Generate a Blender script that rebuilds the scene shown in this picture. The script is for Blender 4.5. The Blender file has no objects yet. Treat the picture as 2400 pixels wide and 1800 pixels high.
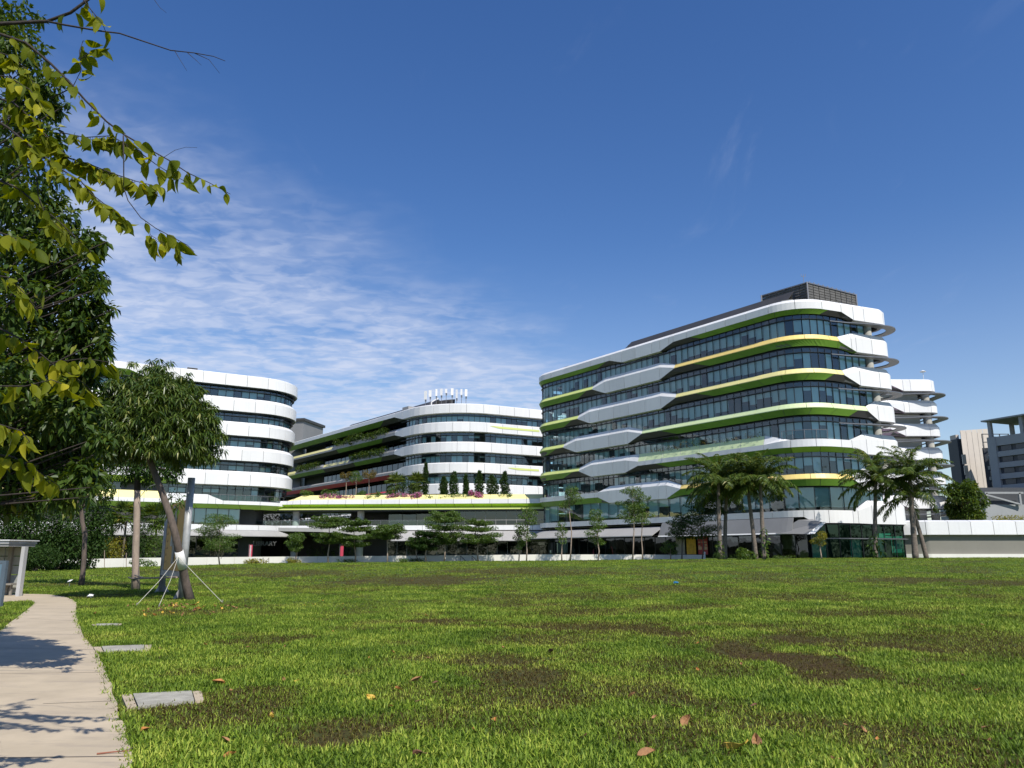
import bpy, bmesh, math, random
import numpy as np
from mathutils import Vector, Matrix

# ------------------------------------------------------------------ camera, sky, sun, exposure
SC = bpy.context.scene
COL = SC.collection
F, CX, CY, HOR, EYE = 1803.0, 1200.0, 900.0, 1295.0, 1.6      # photograph is 2400 x 1800 px
PITCH = math.atan((HOR - CY) / F)
SP, CP = math.sin(PITCH), math.cos(PITCH)

cam = bpy.data.cameras.new('camera')
cam.sensor_fit = 'HORIZONTAL'; cam.sensor_width = 36.0
cam.lens = 36.0 * F / 2400.0
cam.clip_start = 0.05; cam.clip_end = 6000.0
camo = bpy.data.objects.new('camera', cam); COL.objects.link(camo)
camo.location = (0, 0, EYE); camo.rotation_euler = (math.pi / 2 + PITCH, 0, 0)
SC.camera = camo

SUN_EL, SUN_AZ = math.radians(50.0), math.radians(-60.0)     # azimuth from +x, towards the camera side
SUNV = Vector((math.cos(SUN_EL) * math.cos(SUN_AZ), math.cos(SUN_EL) * math.sin(SUN_AZ), math.sin(SUN_EL)))
sl = bpy.data.lights.new('sun', 'SUN'); sl.energy = 4.6; sl.angle = math.radians(0.5); sl.color = (1.0, 0.955, 0.88)
so = bpy.data.objects.new('sun', sl); COL.objects.link(so)
so.rotation_euler = SUNV.to_track_quat('Z', 'Y').to_euler(); so.location = (40, -40, 60)

def build_world():
    w = bpy.data.worlds.new('World'); SC.world = w; w.use_nodes = True
    nt = w.node_tree; N = nt.nodes; L = nt.links; N.clear()
    out = N.new('ShaderNodeOutputWorld'); bg = N.new('ShaderNodeBackground')
    bg.inputs['Strength'].default_value = 0.105
    sky = N.new('ShaderNodeTexSky'); sky.sky_type = 'NISHITA'; sky.sun_disc = False
    sky.sun_elevation = SUN_EL
    sky.sun_rotation = math.atan2(SUNV.x, SUNV.y)
    sky.air_density = 1.15; sky.dust_density = 0.35; sky.ozone_density = 3.2
    tc = N.new('ShaderNodeTexCoord'); sep = N.new('ShaderNodeSeparateXYZ')
    L.new(tc.outputs['Generated'], sep.inputs[0])
    def m(op, a, b=None, c=None):
        n = N.new('ShaderNodeMath'); n.operation = op
        for i, v in enumerate((a, b, c)):
            if v is None: continue
            if isinstance(v, (int, float)): n.inputs[i].default_value = v
            else: L.new(v, n.inputs[i])
        return n.outputs[0]
    zc = m('ADD', m('MAXIMUM', sep.outputs[2], 0.0), 0.035)
    px = m('DIVIDE', sep.outputs[0], zc); py = m('DIVIDE', sep.outputs[1], zc)
    cmb = N.new('ShaderNodeCombineXYZ'); L.new(px, cmb.inputs[0]); L.new(py, cmb.inputs[1])
    def noise(scale, detail, rough, sx=1.0, sy=1.0, rot=0.0, dist=0.0, off=0.0):
        mp = N.new('ShaderNodeMapping'); L.new(cmb.outputs[0], mp.inputs[0])
        mp.inputs['Scale'].default_value = (sx, sy, 1); mp.inputs['Rotation'].default_value = (0, 0, rot)
        mp.inputs['Location'].default_value = (off, off * .7, 0)
        n = N.new('ShaderNodeTexNoise'); n.inputs['Scale'].default_value = scale
        n.inputs['Detail'].default_value = detail; n.inputs['Roughness'].default_value = rough
        n.inputs['Distortion'].default_value = dist
        L.new(mp.outputs[0], n.inputs['Vector']); return n.outputs['Fac']
    def ramp(x, a, b):
        n = N.new('ShaderNodeMapRange'); n.interpolation_type = 'SMOOTHSTEP'
        L.new(x, n.inputs['Value']); n.inputs['From Min'].default_value = a; n.inputs['From Max'].default_value = b
        return n.outputs[0]
    # bank of thin rippled cloud, one side of a long edge
    d = m('ADD', m('MULTIPLY', m('ADD', px, 0.50), -0.87), m('MULTIPLY', m('SUBTRACT', py, 2.50), 0.49))
    d = m('ADD', d, m('MULTIPLY', m('SUBTRACT', noise(1.3, 4, .6), 0.5), 1.1))
    bank = ramp(d, -0.50, 0.45)
    rip = m('MULTIPLY', ramp(noise(9.0, 3.5, .55, 1.0, 1.35, .25, .5), .38, .66), 1.0)
    big = ramp(noise(2.2, 4, .6, 1, 1, 0, .3, 3.1), .30, .66)
    body = m('ADD', m('MULTIPLY', rip, 0.28), m('MULTIPLY', big, 0.40))
    c1 = m('MULTIPLY', bank, body)
    # thin wisps
    wis = m('MULTIPLY', ramp(noise(1.4, 5, .62, 2.6, .8, .5, .8, 7.7), .60, .90), .12)
    veil = m('MULTIPLY', ramp(sep.outputs[2], 0.40, 0.0), 0.26)
    c = m('ADD', m('ADD', c1, wis), veil)
    c = m('MINIMUM', c, 0.86)
    mix = N.new('ShaderNodeMix'); mix.data_type = 'RGBA'
    L.new(c, mix.inputs['Factor']); 
    sat = N.new('ShaderNodeHueSaturation'); sat.inputs['Hue'].default_value = .512; sat.inputs['Saturation'].default_value = 1.26; sat.inputs['Value'].default_value = 1.0
    L.new(sky.outputs[0], sat.inputs['Color'])
    L.new(sat.outputs[0], mix.inputs['A'])
    mix.inputs['B'].default_value = (5.5, 5.9, 7.1, 1)
    L.new(mix.outputs['Result'], bg.inputs['Color']); L.new(bg.outputs[0], out.inputs[0])
build_world()
SC.view_settings.view_transform = 'Standard'; SC.view_settings.look = 'None'
SC.view_settings.exposure = 0.30; SC.view_settings.gamma = 1.0
SC.view_settings.use_curve_mapping = False
SC.render.engine = 'CYCLES'
SC.cycles.use_denoising = True
SC.cycles.max_bounces = 6; SC.cycles.transparent_max_bounces = 12
SC.cycles.diffuse_bounces = 3; SC.cycles.glossy_bounces = 3
SC.cycles.sample_clamp_indirect = 4.0

# ------------------------------------------------------------------ pixel <-> place
def ray(px, py):
    u, v = (px - CX) / F, (CY - py) / F
    return np.array((u, CP - v * SP, SP + v * CP))
def at(px, py, Y):                     # point on that sight line at forward distance Y
    r = ray(px, py); return Vector((0, 0, EYE)) + Vector(r * (Y / r[1]))
def proj(x, y, z):
    dz = z - EYE; fwd = y * CP + dz * SP; up = -y * SP + dz * CP
    return CX + F * x / fwd, CY - F * up / fwd
FX = np.array([-400, -60, -28, 0, 20, 40, 80, 400.]); FZ = np.array([-.6, -.5, .35, .6, .80, .95, 1.0, 1.0])
def gz(x, y):
    x = np.asarray(x, float); y = np.asarray(y, float)
    t = np.clip((y - 22.0) / 68.0, 0, 1); t = t * t * (3 - 2 * t)
    und = .035 * np.sin(x * .31 + y * .17) + .03 * np.sin(y * .43 - x * .12)
    return np.interp(x, FX, FZ) * t + und * np.clip((y - 6) / 20, 0, 1) * np.clip((110 - y) / 30, 0, 1) * np.clip((x + 13) / 4, 0, 1)
def gp(px, py):                        # where the sight line meets the ground
    r = ray(px, py); lo, hi = 2.0, 400.0
    for _ in range(60):
        m = (lo + hi) / 2; p = r * (m / r[1])
        if EYE + p[2] > float(gz(p[0], m)): lo = m
        else: hi = m
    p = r * (lo / r[1]); return Vector((p[0], lo, float(gz(p[0], lo))))

# ------------------------------------------------------------------ objects
def lin(h):
    h = h.lstrip('#'); c = [int(h[i:i+2], 16) / 255 for i in (0, 2, 4)]
    return tuple((x / 12.92 if x <= .04045 else ((x + .055) / 1.055) ** 2.4) for x in c)
def tag(o, label=None, cat=None, group=None, kind=None):
    if label: o['label'] = label
    if cat: o['category'] = cat
    if group: o['group'] = group
    if kind: o['kind'] = kind
    return o
def empty(name, loc, label, cat, group=None):
    o = bpy.data.objects.new(name, None); o.location = loc; o.empty_display_size = .3
    COL.objects.link(o); return tag(o, label, cat, group)
def place(name, me, parent=None, mat=None):
    o = bpy.data.objects.new(name, me); COL.objects.link(o)
    if parent is not None:
        o.parent = parent; o.matrix_parent_inverse = Matrix.Translation(-Vector(parent.location))
    return o
def mesh(name, v, f, mats, mi=None, smooth=False):
    me = bpy.data.meshes.new(name)
    me.from_pydata([tuple(map(float, p)) for p in v], [], f)
    for m in (mats if isinstance(mats, (list, tuple)) else [mats]): me.materials.append(m)
    if mi is not None: me.polygons.foreach_set('material_index', mi)
    if smooth: me.polygons.foreach_set('use_smooth', [True] * len(me.polygons))
    me.update(); return me
def npmesh(name, V, faces, mat, nper, smooth=False):
    """fast mesh: V (n,3), faces (m,nper)"""
    me = bpy.data.meshes.new(name); n = len(V); m_ = len(faces)
    me.vertices.add(n); me.vertices.foreach_set('co', np.ascontiguousarray(V, dtype=np.float32).ravel())
    me.loops.add(m_ * nper); me.loops.foreach_set('vertex_index', np.ascontiguousarray(faces, dtype=np.int32).ravel())
    me.polygons.add(m_); me.polygons.foreach_set('loop_start', np.arange(0, m_ * nper, nper, dtype=np.int32))
    me.polygons.foreach_set('loop_total', np.full(m_, nper, dtype=np.int32))
    if smooth: me.polygons.foreach_set('use_smooth', np.ones(m_, dtype=bool))
    for mm in (mat if isinstance(mat, (list, tuple)) else [mat]): me.materials.append(mm)
    me.update(calc_edges=True); me.validate(); return me

class MB:
    def __init__(s): s.v = []; s.f = []; s.mi = []
    def quad(s, a, b, c, d, m=0):
        i = len(s.v); s.v += [a, b, c, d]; s.f.append((i, i+1, i+2, i+3)); s.mi.append(m)
    def poly(s, pts, m=0):
        i = len(s.v); s.v += list(pts); s.f.append(tuple(range(i, i + len(pts)))); s.mi.append(m)
    def box(s, c, sx, sy, sz, rz=0.0, m=0, tilt=None):
        """c = centre of the base"""
        i = len(s.v); co, si = math.cos(rz), math.sin(rz)
        for z in (0, sz):
            for x, y in ((-sx/2, -sy/2), (sx/2, -sy/2), (sx/2, sy/2), (-sx/2, sy/2)):
                s.v.append((c[0] + x*co - y*si, c[1] + x*si + y*co, c[2] + z))
        for q in ((3,2,1,0), (4,5,6,7), (0,1,5,4), (1,2,6,5), (2,3,7,6), (3,0,4,7)):
            s.f.append(tuple(i + k for k in q)); s.mi.append(m)
    def bar(s, a, b, w, h=None, m=0):
        a, b = Vector(a), Vector(b); h = h or w; d = (b - a).normalized()
        u = d.cross(Vector((0, 0, 1)));  u = u.normalized() if u.length > 1e-4 else Vector((1, 0, 0)); n = u.cross(d)
        i = len(s.v)
        for p in (a, b):
            for x, y in ((-1,-1), (1,-1), (1,1), (-1,1)): s.v.append(tuple(p + u*(x*w/2) + n*(y*h/2)))
        for q in ((3,2,1,0), (4,5,6,7), (0,1,5,4), (1,2,6,5), (2,3,7,6), (3,0,4,7)):
            s.f.append(tuple(i + k for k in q)); s.mi.append(m)
    def tube(s, pts, rad, sides=8, m=0, caps=True):
        pts = [Vector(p) for p in pts]; n = len(pts)
        if not isinstance(rad, (list, tuple)): rad = [rad] * n
        base = len(s.v); ref = Vector((0.31, 0.17, 0.93))
        for k in range(n):
            d = (pts[min(k+1, n-1)] - pts[max(k-1, 0)]).normalized()
            u = d.cross(ref)
            if u.length < .05: u = d.cross(Vector((1, 0, 0)))
            u.normalize(); w = d.cross(u)
            for j in range(sides):
                a = 2 * math.pi * j / sides
                s.v.append(tuple(pts[k] + (u * math.cos(a) + w * math.sin(a)) * rad[k]))
        for k in range(n - 1):
            for j in range(sides):
                a = base + k*sides + j; b = base + k*sides + (j+1) % sides
                s.f.append((a, b, b + sides, a + sides)); s.mi.append(m)
        if caps:
            s.f.append(tuple(base + j for j in reversed(range(sides)))); s.mi.append(m)
            s.f.append(tuple(base + (n-1)*sides + j for j in range(sides))); s.mi.append(m)
    def build(s, name, mats, parent=None, smooth=False):
        return place(name, mesh(name, s.v, s.f, mats, s.mi, smooth), parent)

# ------------------------------------------------------------------ materials
MATS = {}
def mk(name, rgb, rough=.5, var=.10, scale=1.2, metal=0.0, bump=0.0, bscale=40, spec=.5, stretch=None, streak=0.0, objvar=0.0):
    if isinstance(rgb, str): rgb = lin(rgb)
    m = bpy.data.materials.new(name); m.use_nodes = True; nt = m.node_tree; N = nt.nodes; L = nt.links
    b = N['Principled BSDF']; b.inputs['Roughness'].default_value = rough; b.inputs['Metallic'].default_value = metal
    b.inputs['Specular IOR Level'].default_value = spec
    g = N.new('ShaderNodeNewGeometry'); mp = N.new('ShaderNodeMapping'); L.new(g.outputs['Position'], mp.inputs[0])
    if stretch: mp.inputs['Scale'].default_value = stretch
    n = N.new('ShaderNodeTexNoise'); n.inputs['Scale'].default_value = scale; n.inputs['Detail'].default_value = 6; n.inputs['Roughness'].default_value = .65
    L.new(mp.outputs[0], n.inputs['Vector'])
    r = N.new('ShaderNodeValToRGB'); r.color_ramp.elements[0].position = .3; r.color_ramp.elements[1].position = .7
    r.color_ramp.elements[0].color = tuple(c * (1 - var) for c in rgb) + (1,)
    r.color_ramp.elements[1].color = tuple(min(1, c * (1 + var)) for c in rgb) + (1,)
    L.new(n.outputs['Fac'], r.inputs[0])
    col = r.outputs[0]
    if streak:                                             # rain streaks running down
        mp2 = N.new('ShaderNodeMapping'); L.new(g.outputs['Position'], mp2.inputs[0]); mp2.inputs['Scale'].default_value = (2.2, 2.2, .16)
        n2 = N.new('ShaderNodeTexNoise'); n2.inputs['Scale'].default_value = 1.0; n2.inputs['Detail'].default_value = 7; n2.inputs['Roughness'].default_value = .7
        L.new(mp2.outputs[0], n2.inputs['Vector'])
        mr = N.new('ShaderNodeMapRange'); L.new(n2.outputs['Fac'], mr.inputs[0]); mr.inputs[1].default_value = .52; mr.inputs[2].default_value = .75
        mr.inputs[3].default_value = 0; mr.inputs[4].default_value = streak
        mx = N.new('ShaderNodeMix'); mx.data_type = 'RGBA'; L.new(mr.outputs[0], mx.inputs['Factor']); L.new(col, mx.inputs['A'])
        mx.inputs['B'].default_value = tuple(c * .55 for c in rgb) + (1,); col = mx.outputs['Result']
    if objvar:                                             # slight difference from panel to panel
        oi = N.new('ShaderNodeObjectInfo'); ov = N.new('ShaderNodeMapRange'); L.new(oi.outputs['Random'], ov.inputs[0]); ov.inputs[3].default_value = 1-objvar; ov.inputs[4].default_value = 1.0
        hs = N.new('ShaderNodeHueSaturation'); L.new(ov.outputs[0], hs.inputs['Value']); L.new(col, hs.inputs['Color']); col = hs.outputs[0]
    L.new(col, b.inputs['Base Color'])
    if bump:
        n3 = N.new('ShaderNodeTexNoise'); n3.inputs['Scale'].default_value = bscale; n3.inputs['Detail'].default_value = 4
        L.new(mp.outputs[0], n3.inputs['Vector'])
        bp = N.new('ShaderNodeBump'); bp.inputs['Strength'].default_value = bump; bp.inputs['Distance'].default_value = .02
        L.new(n3.outputs['Fac'], bp.inputs['Height']); L.new(bp.outputs[0], b.inputs['Normal'])
    MATS[name] = m; return m
def mkleaf(name, c1, c2, c3=None, trans=.35, rough=.45, spec=.4):
    c1, c2 = [lin(c) if isinstance(c, str) else c for c in (c1, c2)]
    m = bpy.data.materials.new(name); m.use_nodes = True; nt = m.node_tree; N = nt.nodes; L = nt.links
    b = N['Principled BSDF']; b.inputs['Roughness'].default_value = rough; b.inputs['Specular IOR Level'].default_value = spec
    g = N.new('ShaderNodeNewGeometry'); oi = N.new('ShaderNodeObjectInfo')
    ad = N.new('ShaderNodeMath'); ad.operation = 'ADD'; L.new(g.outputs['Random Per Island'], ad.inputs[0]); L.new(oi.outputs['Random'], ad.inputs[1])
    fr = N.new('ShaderNodeMath'); fr.operation = 'FRACT'; L.new(ad.outputs[0], fr.inputs[0])
    r = N.new('ShaderNodeValToRGB'); r.color_ramp.elements[0].color = c1 + (1,); r.color_ramp.elements[1].color = c2 + (1,)
    if c3:
        e = r.color_ramp.elements.new(.93); e.color = c2 + (1,); r.color_ramp.elements[-1].color = (lin(c3) if isinstance(c3, str) else c3) + (1,)
    L.new(fr.outputs[0], r.inputs[0]); L.new(r.outputs[0], b.inputs['Base Color'])
    t = N.new('ShaderNodeBsdfTranslucent'); mx = N.new('ShaderNodeMixShader'); mx.inputs[0].default_value = trans
    hs = N.new('ShaderNodeHueSaturation'); hs.inputs['Hue'].default_value = .475; hs.inputs['Saturation'].default_value = 1.15; hs.inputs['Value'].default_value = 1.7
    L.new(r.outputs[0], hs.inputs['Color']); L.new(hs.outputs[0], t.inputs['Color'])
    L.new(b.outputs[0], mx.inputs[1]); L.new(t.outputs[0], mx.inputs[2]); L.new(mx.outputs[0], N['Material Output'].inputs[0])
    MATS[name] = m; return m
def mkglass(name, tint, refl=(.85, .95, 1.0), wav=.012, base_refl=.10):
    m = bpy.data.materials.new(name); m.use_nodes = True; nt = m.node_tree; N = nt.nodes; L = nt.links; N.clear()
    out = N.new('ShaderNodeOutputMaterial')
    tr = N.new('ShaderNodeBsdfTransparent'); tr.inputs[0].default_value = tint + (1,)
    gl = N.new('ShaderNodeBsdfGlossy'); gl.inputs['Roughness'].default_value = .02; gl.inputs['Color'].default_value = refl + (1,)
    g = N.new('ShaderNodeNewGeometry'); n = N.new('ShaderNodeTexNoise'); n.inputs['Scale'].default_value = .55; n.inputs['Detail'].default_value = 1.5
    L.new(g.outputs['Position'], n.inputs['Vector'])
    oi = N.new('ShaderNodeObjectInfo')
    bp = N.new('ShaderNodeBump'); bp.inputs['Strength'].default_value = 1.0; bp.inputs['Distance'].default_value = wav
    L.new(n.outputs['Fac'], bp.inputs['Height']); L.new(bp.outputs[0], gl.inputs['Normal'])
    lw = N.new('ShaderNodeFresnel'); lw.inputs[0].default_value = 1.5; 
    mr = N.new('ShaderNodeMapRange'); L.new(lw.outputs[0], mr.inputs[0]); mr.inputs[1].default_value = .04; mr.inputs[2].default_value = 1; mr.inputs[3].default_value = base_refl; mr.inputs[4].default_value = 1
    mx = N.new('ShaderNodeMixShader'); L.new(mr.outputs[0], mx.inputs[0]); L.new(tr.outputs[0], mx.inputs[1]); L.new(gl.outputs[0], mx.inputs[2])
    L.new(mx.outputs[0], out.inputs[0]); MATS[name] = m; return m

M_WHITE = mk('white_panel', (.76, .755, .75), .36, .04, .12, spec=.35, streak=.22, objvar=.10)
M_ORANGE = mk('warm_yellow_panel', (.80, .60, .20), .4, .05, .3)
M_YEL = mk('pale_yellow_panel', (.78, .70, .30), .4, .05, .3)
M_PALE = mk('pale_green_panel', (.62, .72, .40), .4, .05, .3)
M_LIME = mk('lime_panel', (.62, .68, .22), .4, .05, .3)
M_GREEN = mk('green_panel', (.155, .30, .035), .45, .07, .3, objvar=.18, streak=.15)
M_LIMEG = mk('bright_green_panel', (.33, .52, .05), .45, .06, .3)
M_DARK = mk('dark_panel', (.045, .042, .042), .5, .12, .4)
M_GREYP = mk('grey_panel', (.33, .32, .31), .5, .07, .3, streak=.12)
M_MID = mk('mid_grey_panel', (.20, .20, .20), .55, .08, .3, streak=.1)
M_MAUVE = mk('mauve_panel', (.42, .30, .40), .5, .05, .3)
M_RED = mk('red_panel', (.50, .05, .09), .45, .06, .3)
M_BACK = mk('joint_backing', (.10, .10, .10), .7, .1, .5)
M_FRAME = mk('window_frame_metal', (.030, .034, .038), .35, .1, 1, metal=.4)
M_FIN = mk('sunshade_metal', (.20, .20, .21), .4, .08, .5, metal=.5)
M_CONC = mk('concrete', (.42, .41, .38), .8, .12, .5, bump=.1, streak=.25)
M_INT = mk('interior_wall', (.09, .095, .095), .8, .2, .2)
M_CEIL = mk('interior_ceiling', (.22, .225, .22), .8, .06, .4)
M_BLIND = mk('roller_blind', (.72, .74, .72), .8, .06, .9)
M_ROOF = mk('roof_metal', (.055, .052, .048), .5, .2, .35, metal=.2, streak=.3)
M_ROOF2 = mk('roof_louvre', (.10, .095, .085), .6, .2, .6)
M_WALLW = mk('painted_wall', (.74, .71, .64), .7, .05, .35, streak=.22)
M_STEEL = mk('galvanised_steel', (.34, .34, .335), .55, .28, 3.0, metal=.25, bump=.05, bscale=12)
M_GLASS = mkglass('tinted_glass', (.68, .88, .90))
M_GLASSG = mkglass('green_glass', (.16, .46, .40), refl=(.45,.75,.70), base_refl=.06)
M_GLASSD = mkglass('dark_glass', (.12, .17, .18), base_refl=.09)
M_RAIL = mkglass('rail_glass', (.62, .80, .78), base_refl=.09, wav=.004)
M_BARK = mk('bark', (.105, .080, .064), .9, .35, 9, bump=.6, bscale=30, stretch=(1, 1, .35))
M_BARKP = mk('pale_bark', (.29, .225, .175), .9, .22, 7, bump=.4, bscale=26, stretch=(1, 1, .4))
M_BARKD = mk('dark_bark', (.030, .022, .018), .9, .35, 12, bump=.5, bscale=30)
M_PALMT = mk('palm_trunk', (.16, .13, .105), .95, .4, 3, bump=.8, bscale=8, stretch=(1, 1, 3))
# ------------------------------------------------------------------ ground, path
rng = np.random.default_rng(7)
def vnoise(x, y, seed=0):
    def h(ix, iy):
        n = (ix * 374761393 + iy * 668265263 + seed * 144269) & 0x7fffffff
        n = ((n ^ (n >> 13)) * 1274126177) & 0x7fffffff
        return ((n ^ (n >> 16)) & 0xffff) / 65535.0
    ix = np.floor(x).astype(np.int64); iy = np.floor(y).astype(np.int64); fx = x - ix; fy = y - iy
    fx = fx*fx*(3-2*fx); fy = fy*fy*(3-2*fy)
    return (h(ix, iy)*(1-fx) + h(ix+1, iy)*fx)*(1-fy) + (h(ix, iy+1)*(1-fx) + h(ix+1, iy+1)*fx)*fy
def fbm(x, y, s, seed=0, o=4):
    t = 0; a = .5
    for k in range(o): t = t + a * vnoise(x*s + 31*k, y*s - 17*k, seed + k); s = s*2.03; a *= .5
    return t / .9375
# brown, thin patches in the lawn: (px, py, half width px, half height px, strength)
PATCH = [(1860,1545,120,42,1.0), (1740,1520,70,22,.9), (1900,1500,110,20,.9), (1640,1560,150,30,.5), (2090,1515,60,16,.8), (1550,1480,60,12,.8),
         (1150,1545,160,22,.75), (1230,1590,130,26,.8), (1390,1470,160,16,.8), (1060,1458,110,9,.8), (1320,1435,110,9,.6), (800,1715,100,28,.8),
         (1480,1620,130,28,.6), (2000,1720,200,45,.55), (1580,1720,110,40,.5), (640,1500,90,14,.6), (980,1360,200,14,.8), (700,1345,130,10,.7),
         (1220,1340,200,9,.7), (1580,1380,90,9,.6), (1720,1395,120,10,.5), (1880,1400,130,9,.6), (2150,1360,130,12,.7), (2330,1365,100,10,.7),
         (2050,1440,160,9,.6), (2290,1400,110,8,.6), (1820,1360,90,7,.6), (480,1335,130,6,.6), (1000,1640,120,20,.4), (1700,1660,80,20,.4),
         (2200,1480,120,14,.4), (1330,1400,200,8,.5), (850,1420,100,8,.3), (2250,1620,120,22,.35)]
def brown(x, y):
    x = np.asarray(x, float); y = np.asarray(y, float); b = np.zeros_like(x)
    dz = gz(x, y) - EYE; fwd = y*CP + dz*SP; up = -y*SP + dz*CP
    PX = CX + F*x/np.maximum(fwd, .5); PY = CY - F*up/np.maximum(fwd, .5)
    wob = fbm(x, y, 1.1, 5) - .5; wob2 = fbm(x, y, 2.6, 9) - .5
    for (cx, cy, hw, hh, s) in PATCH:
        c = gp(cx, cy); e = gp(cx, cy + hh); ex = hw / F * c.y * 1.0; ey = max(.25, abs(c.y - e.y))
        r = np.sqrt(((x - c.x)/ex)**2 + ((y - c.y)/ey)**2) + wob*1.9 + wob2*1.4
        b = np.maximum(b, s * np.clip((1.30 - r)/.55, 0, 1))
    n = fbm(x, y, .33, 21); b = np.maximum(b, .55*np.clip((n - .56)/.12, 0, 1)); b = np.maximum(b, .42*np.clip((fbm(x, y, .9, 77) - .53)/.12, 0, 1)); b = b*np.clip(1.42-.9*fbm(x, y, 2.2, 55), .55, 1)
    return np.clip(b, 0, 1)

R_EDGE = [gp(*p) for p in ((345,2300),(325,1900),(308,1800),(286,1700),(262,1610),(232,1545),(205,1505),(186,1468),(178,1440),(179,1418),(172,1409),(150,1400),(110,1394))]
L_EDGE = [gp(*p) for p in ((-900,2300),(-520,1800),(-260,1640),(-120,1545),(-30,1500),(0,1480),(22,1462),(52,1440),(76,1420),(82,1412))]
PAD = [gp(*p) for p in ((60,1408),(12,1411),(-120,1418),(-120,1394),(50,1393))]
PATH_POLY = [(p.x, p.y) for p in R_EDGE] + [(p.x, p.y) for p in PAD[::-1]] + [(p.x, p.y) for p in L_EDGE[::-1]]
def inpoly(x, y, P):
    x = np.asarray(x); y = np.asarray(y); r = np.zeros(x.shape, bool); n = len(P)
    for i in range(n):
        x0, y0 = P[i]; x1, y1 = P[(i+1) % n]
        if y0 == y1: continue
        c = ((y0 > y) != (y1 > y)) & (x < (x1-x0)*(y-y0)/(y1-y0) + x0); r ^= c
    return r
COVERS = [((284,1634),(472,1625),(477,1647),(297,1665)), ((218,1520),(355,1515),(352,1527),(226,1533)), ((215,1466),(286,1464),(284,1468),(216,1470))]

def mat_lawn():
    m = bpy.data.materials.new('lawn_soil'); m.use_nodes = True; nt = m.node_tree; N = nt.nodes; L = nt.links; b = N['Principled BSDF']
    b.inputs['Roughness'].default_value = .9; b.inputs['Specular IOR Level'].default_value = .15
    g = N.new('ShaderNodeNewGeometry')
    def noi(s, d):
        n = N.new('ShaderNodeTexNoise'); n.inputs['Scale'].default_value = s; n.inputs['Detail'].default_value = d; n.inputs['Roughness'].default_value = .7
        L.new(g.outputs['Position'], n.inputs['Vector']); return n
    n1 = noi(5, 8); r = N.new('ShaderNodeValToRGB'); L.new(n1.outputs['Fac'], r.inputs[0])
    r.color_ramp.elements[0].position = .35; r.color_ramp.elements[0].color = (.030, .058, .012, 1)
    r.color_ramp.elements[1].position = .66; r.color_ramp.elements[1].color = (.115, .190, .030, 1)
    n2 = noi(9, 6); r2 = N.new('ShaderNodeValToRGB'); L.new(n2.outputs['Fac'], r2.inputs[0])
    r2.color_ramp.elements[0].position = .35; r2.color_ramp.elements[0].color = (.040, .022, .010, 1)
    r2.color_ramp.elements[1].position = .7; r2.color_ramp.elements[1].color = (.080, .055, .020, 1)
    a = N.new('ShaderNodeAttribute'); a.attribute_name = 'brown'
    mx = N.new('ShaderNodeMix'); mx.data_type = 'RGBA'; L.new(a.outputs['Fac'], mx.inputs['Factor']); L.new(r.outputs[0], mx.inputs['A']); L.new(r2.outputs[0], mx.inputs['B'])
    L.new(mx.outputs['Result'], b.inputs['Base Color'])
    bp = N.new('ShaderNodeBump'); bp.inputs['Strength'].default_value = .8; bp.inputs['Distance'].default_value = .06; n3 = noi(14, 5)
    L.new(n3.outputs['Fac'], bp.inputs['Height']); L.new(bp.outputs[0], b.inputs['Normal'])
    return m
def grid(xs, ys, name, mat, dz=0.0):
    X, Y = np.meshgrid(xs, ys); Z = gz(X, Y) + dz
    V = np.stack([X, Y, Z], -1).reshape(-1, 3); nx, ny = len(xs), len(ys)
    i = np.arange(nx*ny).reshape(ny, nx); Fc = np.stack([i[:-1,:-1], i[:-1,1:], i[1:,1:], i[1:,:-1]], -1).reshape(-1, 4)
    me = npmesh(name, V, Fc, mat, 4, True)
    return me, X.ravel(), Y.ravel()
M_LAWN = mat_lawn()
xs = np.unique(np.concatenate([np.linspace(-2500, -140, 12), np.arange(-140, -32, 4.0), np.arange(-32, 32, .4), np.arange(32, 140, 4.0), np.linspace(140, 2500, 12)]))
ys = np.unique(np.concatenate([np.linspace(-300, 0, 8), np.arange(0, 40, .35), np.arange(40, 100, 1.0), np.arange(100, 240, 10.0), np.linspace(240, 4500, 14)]))
me, gx, gy = grid(xs, ys, 'lawn', M_LAWN)
at_ = me.attributes.new('brown', 'FLOAT', 'POINT'); bvals = brown(gx, gy); at_.data.foreach_set('value', bvals.astype(np.float32))
lawn = place('lawn', me); tag(lawn, 'wide green lawn with brown worn patches rising to the wall', 'lawn', kind='structure')

def mat_path():
    m = mk('path_concrete', (.43, .352, .245), .85, .13, 1.1, bump=.12, bscale=60)
    nt = m.node_tree; N = nt.nodes; L = nt.links; b = N['Principled BSDF']; src = b.inputs['Base Color'].links[0].from_socket
    g = N.new('ShaderNodeNewGeometry'); mp = N.new('ShaderNodeMapping'); L.new(g.outputs['Position'], mp.inputs[0]); mp.inputs['Scale'].default_value = (.55, 3.2, 1)
    n = N.new('ShaderNodeTexNoise'); n.inputs['Scale'].default_value = 1.3; n.inputs['Detail'].default_value = 9; n.inputs['Roughness'].default_value = .75; L.new(mp.outputs[0], n.inputs['Vector'])
    mr = N.new('ShaderNodeMapRange'); L.new(n.outputs['Fac'], mr.inputs[0]); mr.inputs[1].default_value = .53; mr.inputs[2].default_value = .70; mr.inputs[4].default_value = .75
    mx = N.new('ShaderNodeMix'); mx.data_type = 'RGBA'; L.new(mr.outputs[0], mx.inputs['Factor']); L.new(src, mx.inputs['A']); mx.inputs['B'].default_value = (.27, .225, .18, 1)
    L.new(mx.outputs['Result'], b.inputs['Base Color']); return m
M_PATH = mat_path()
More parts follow.
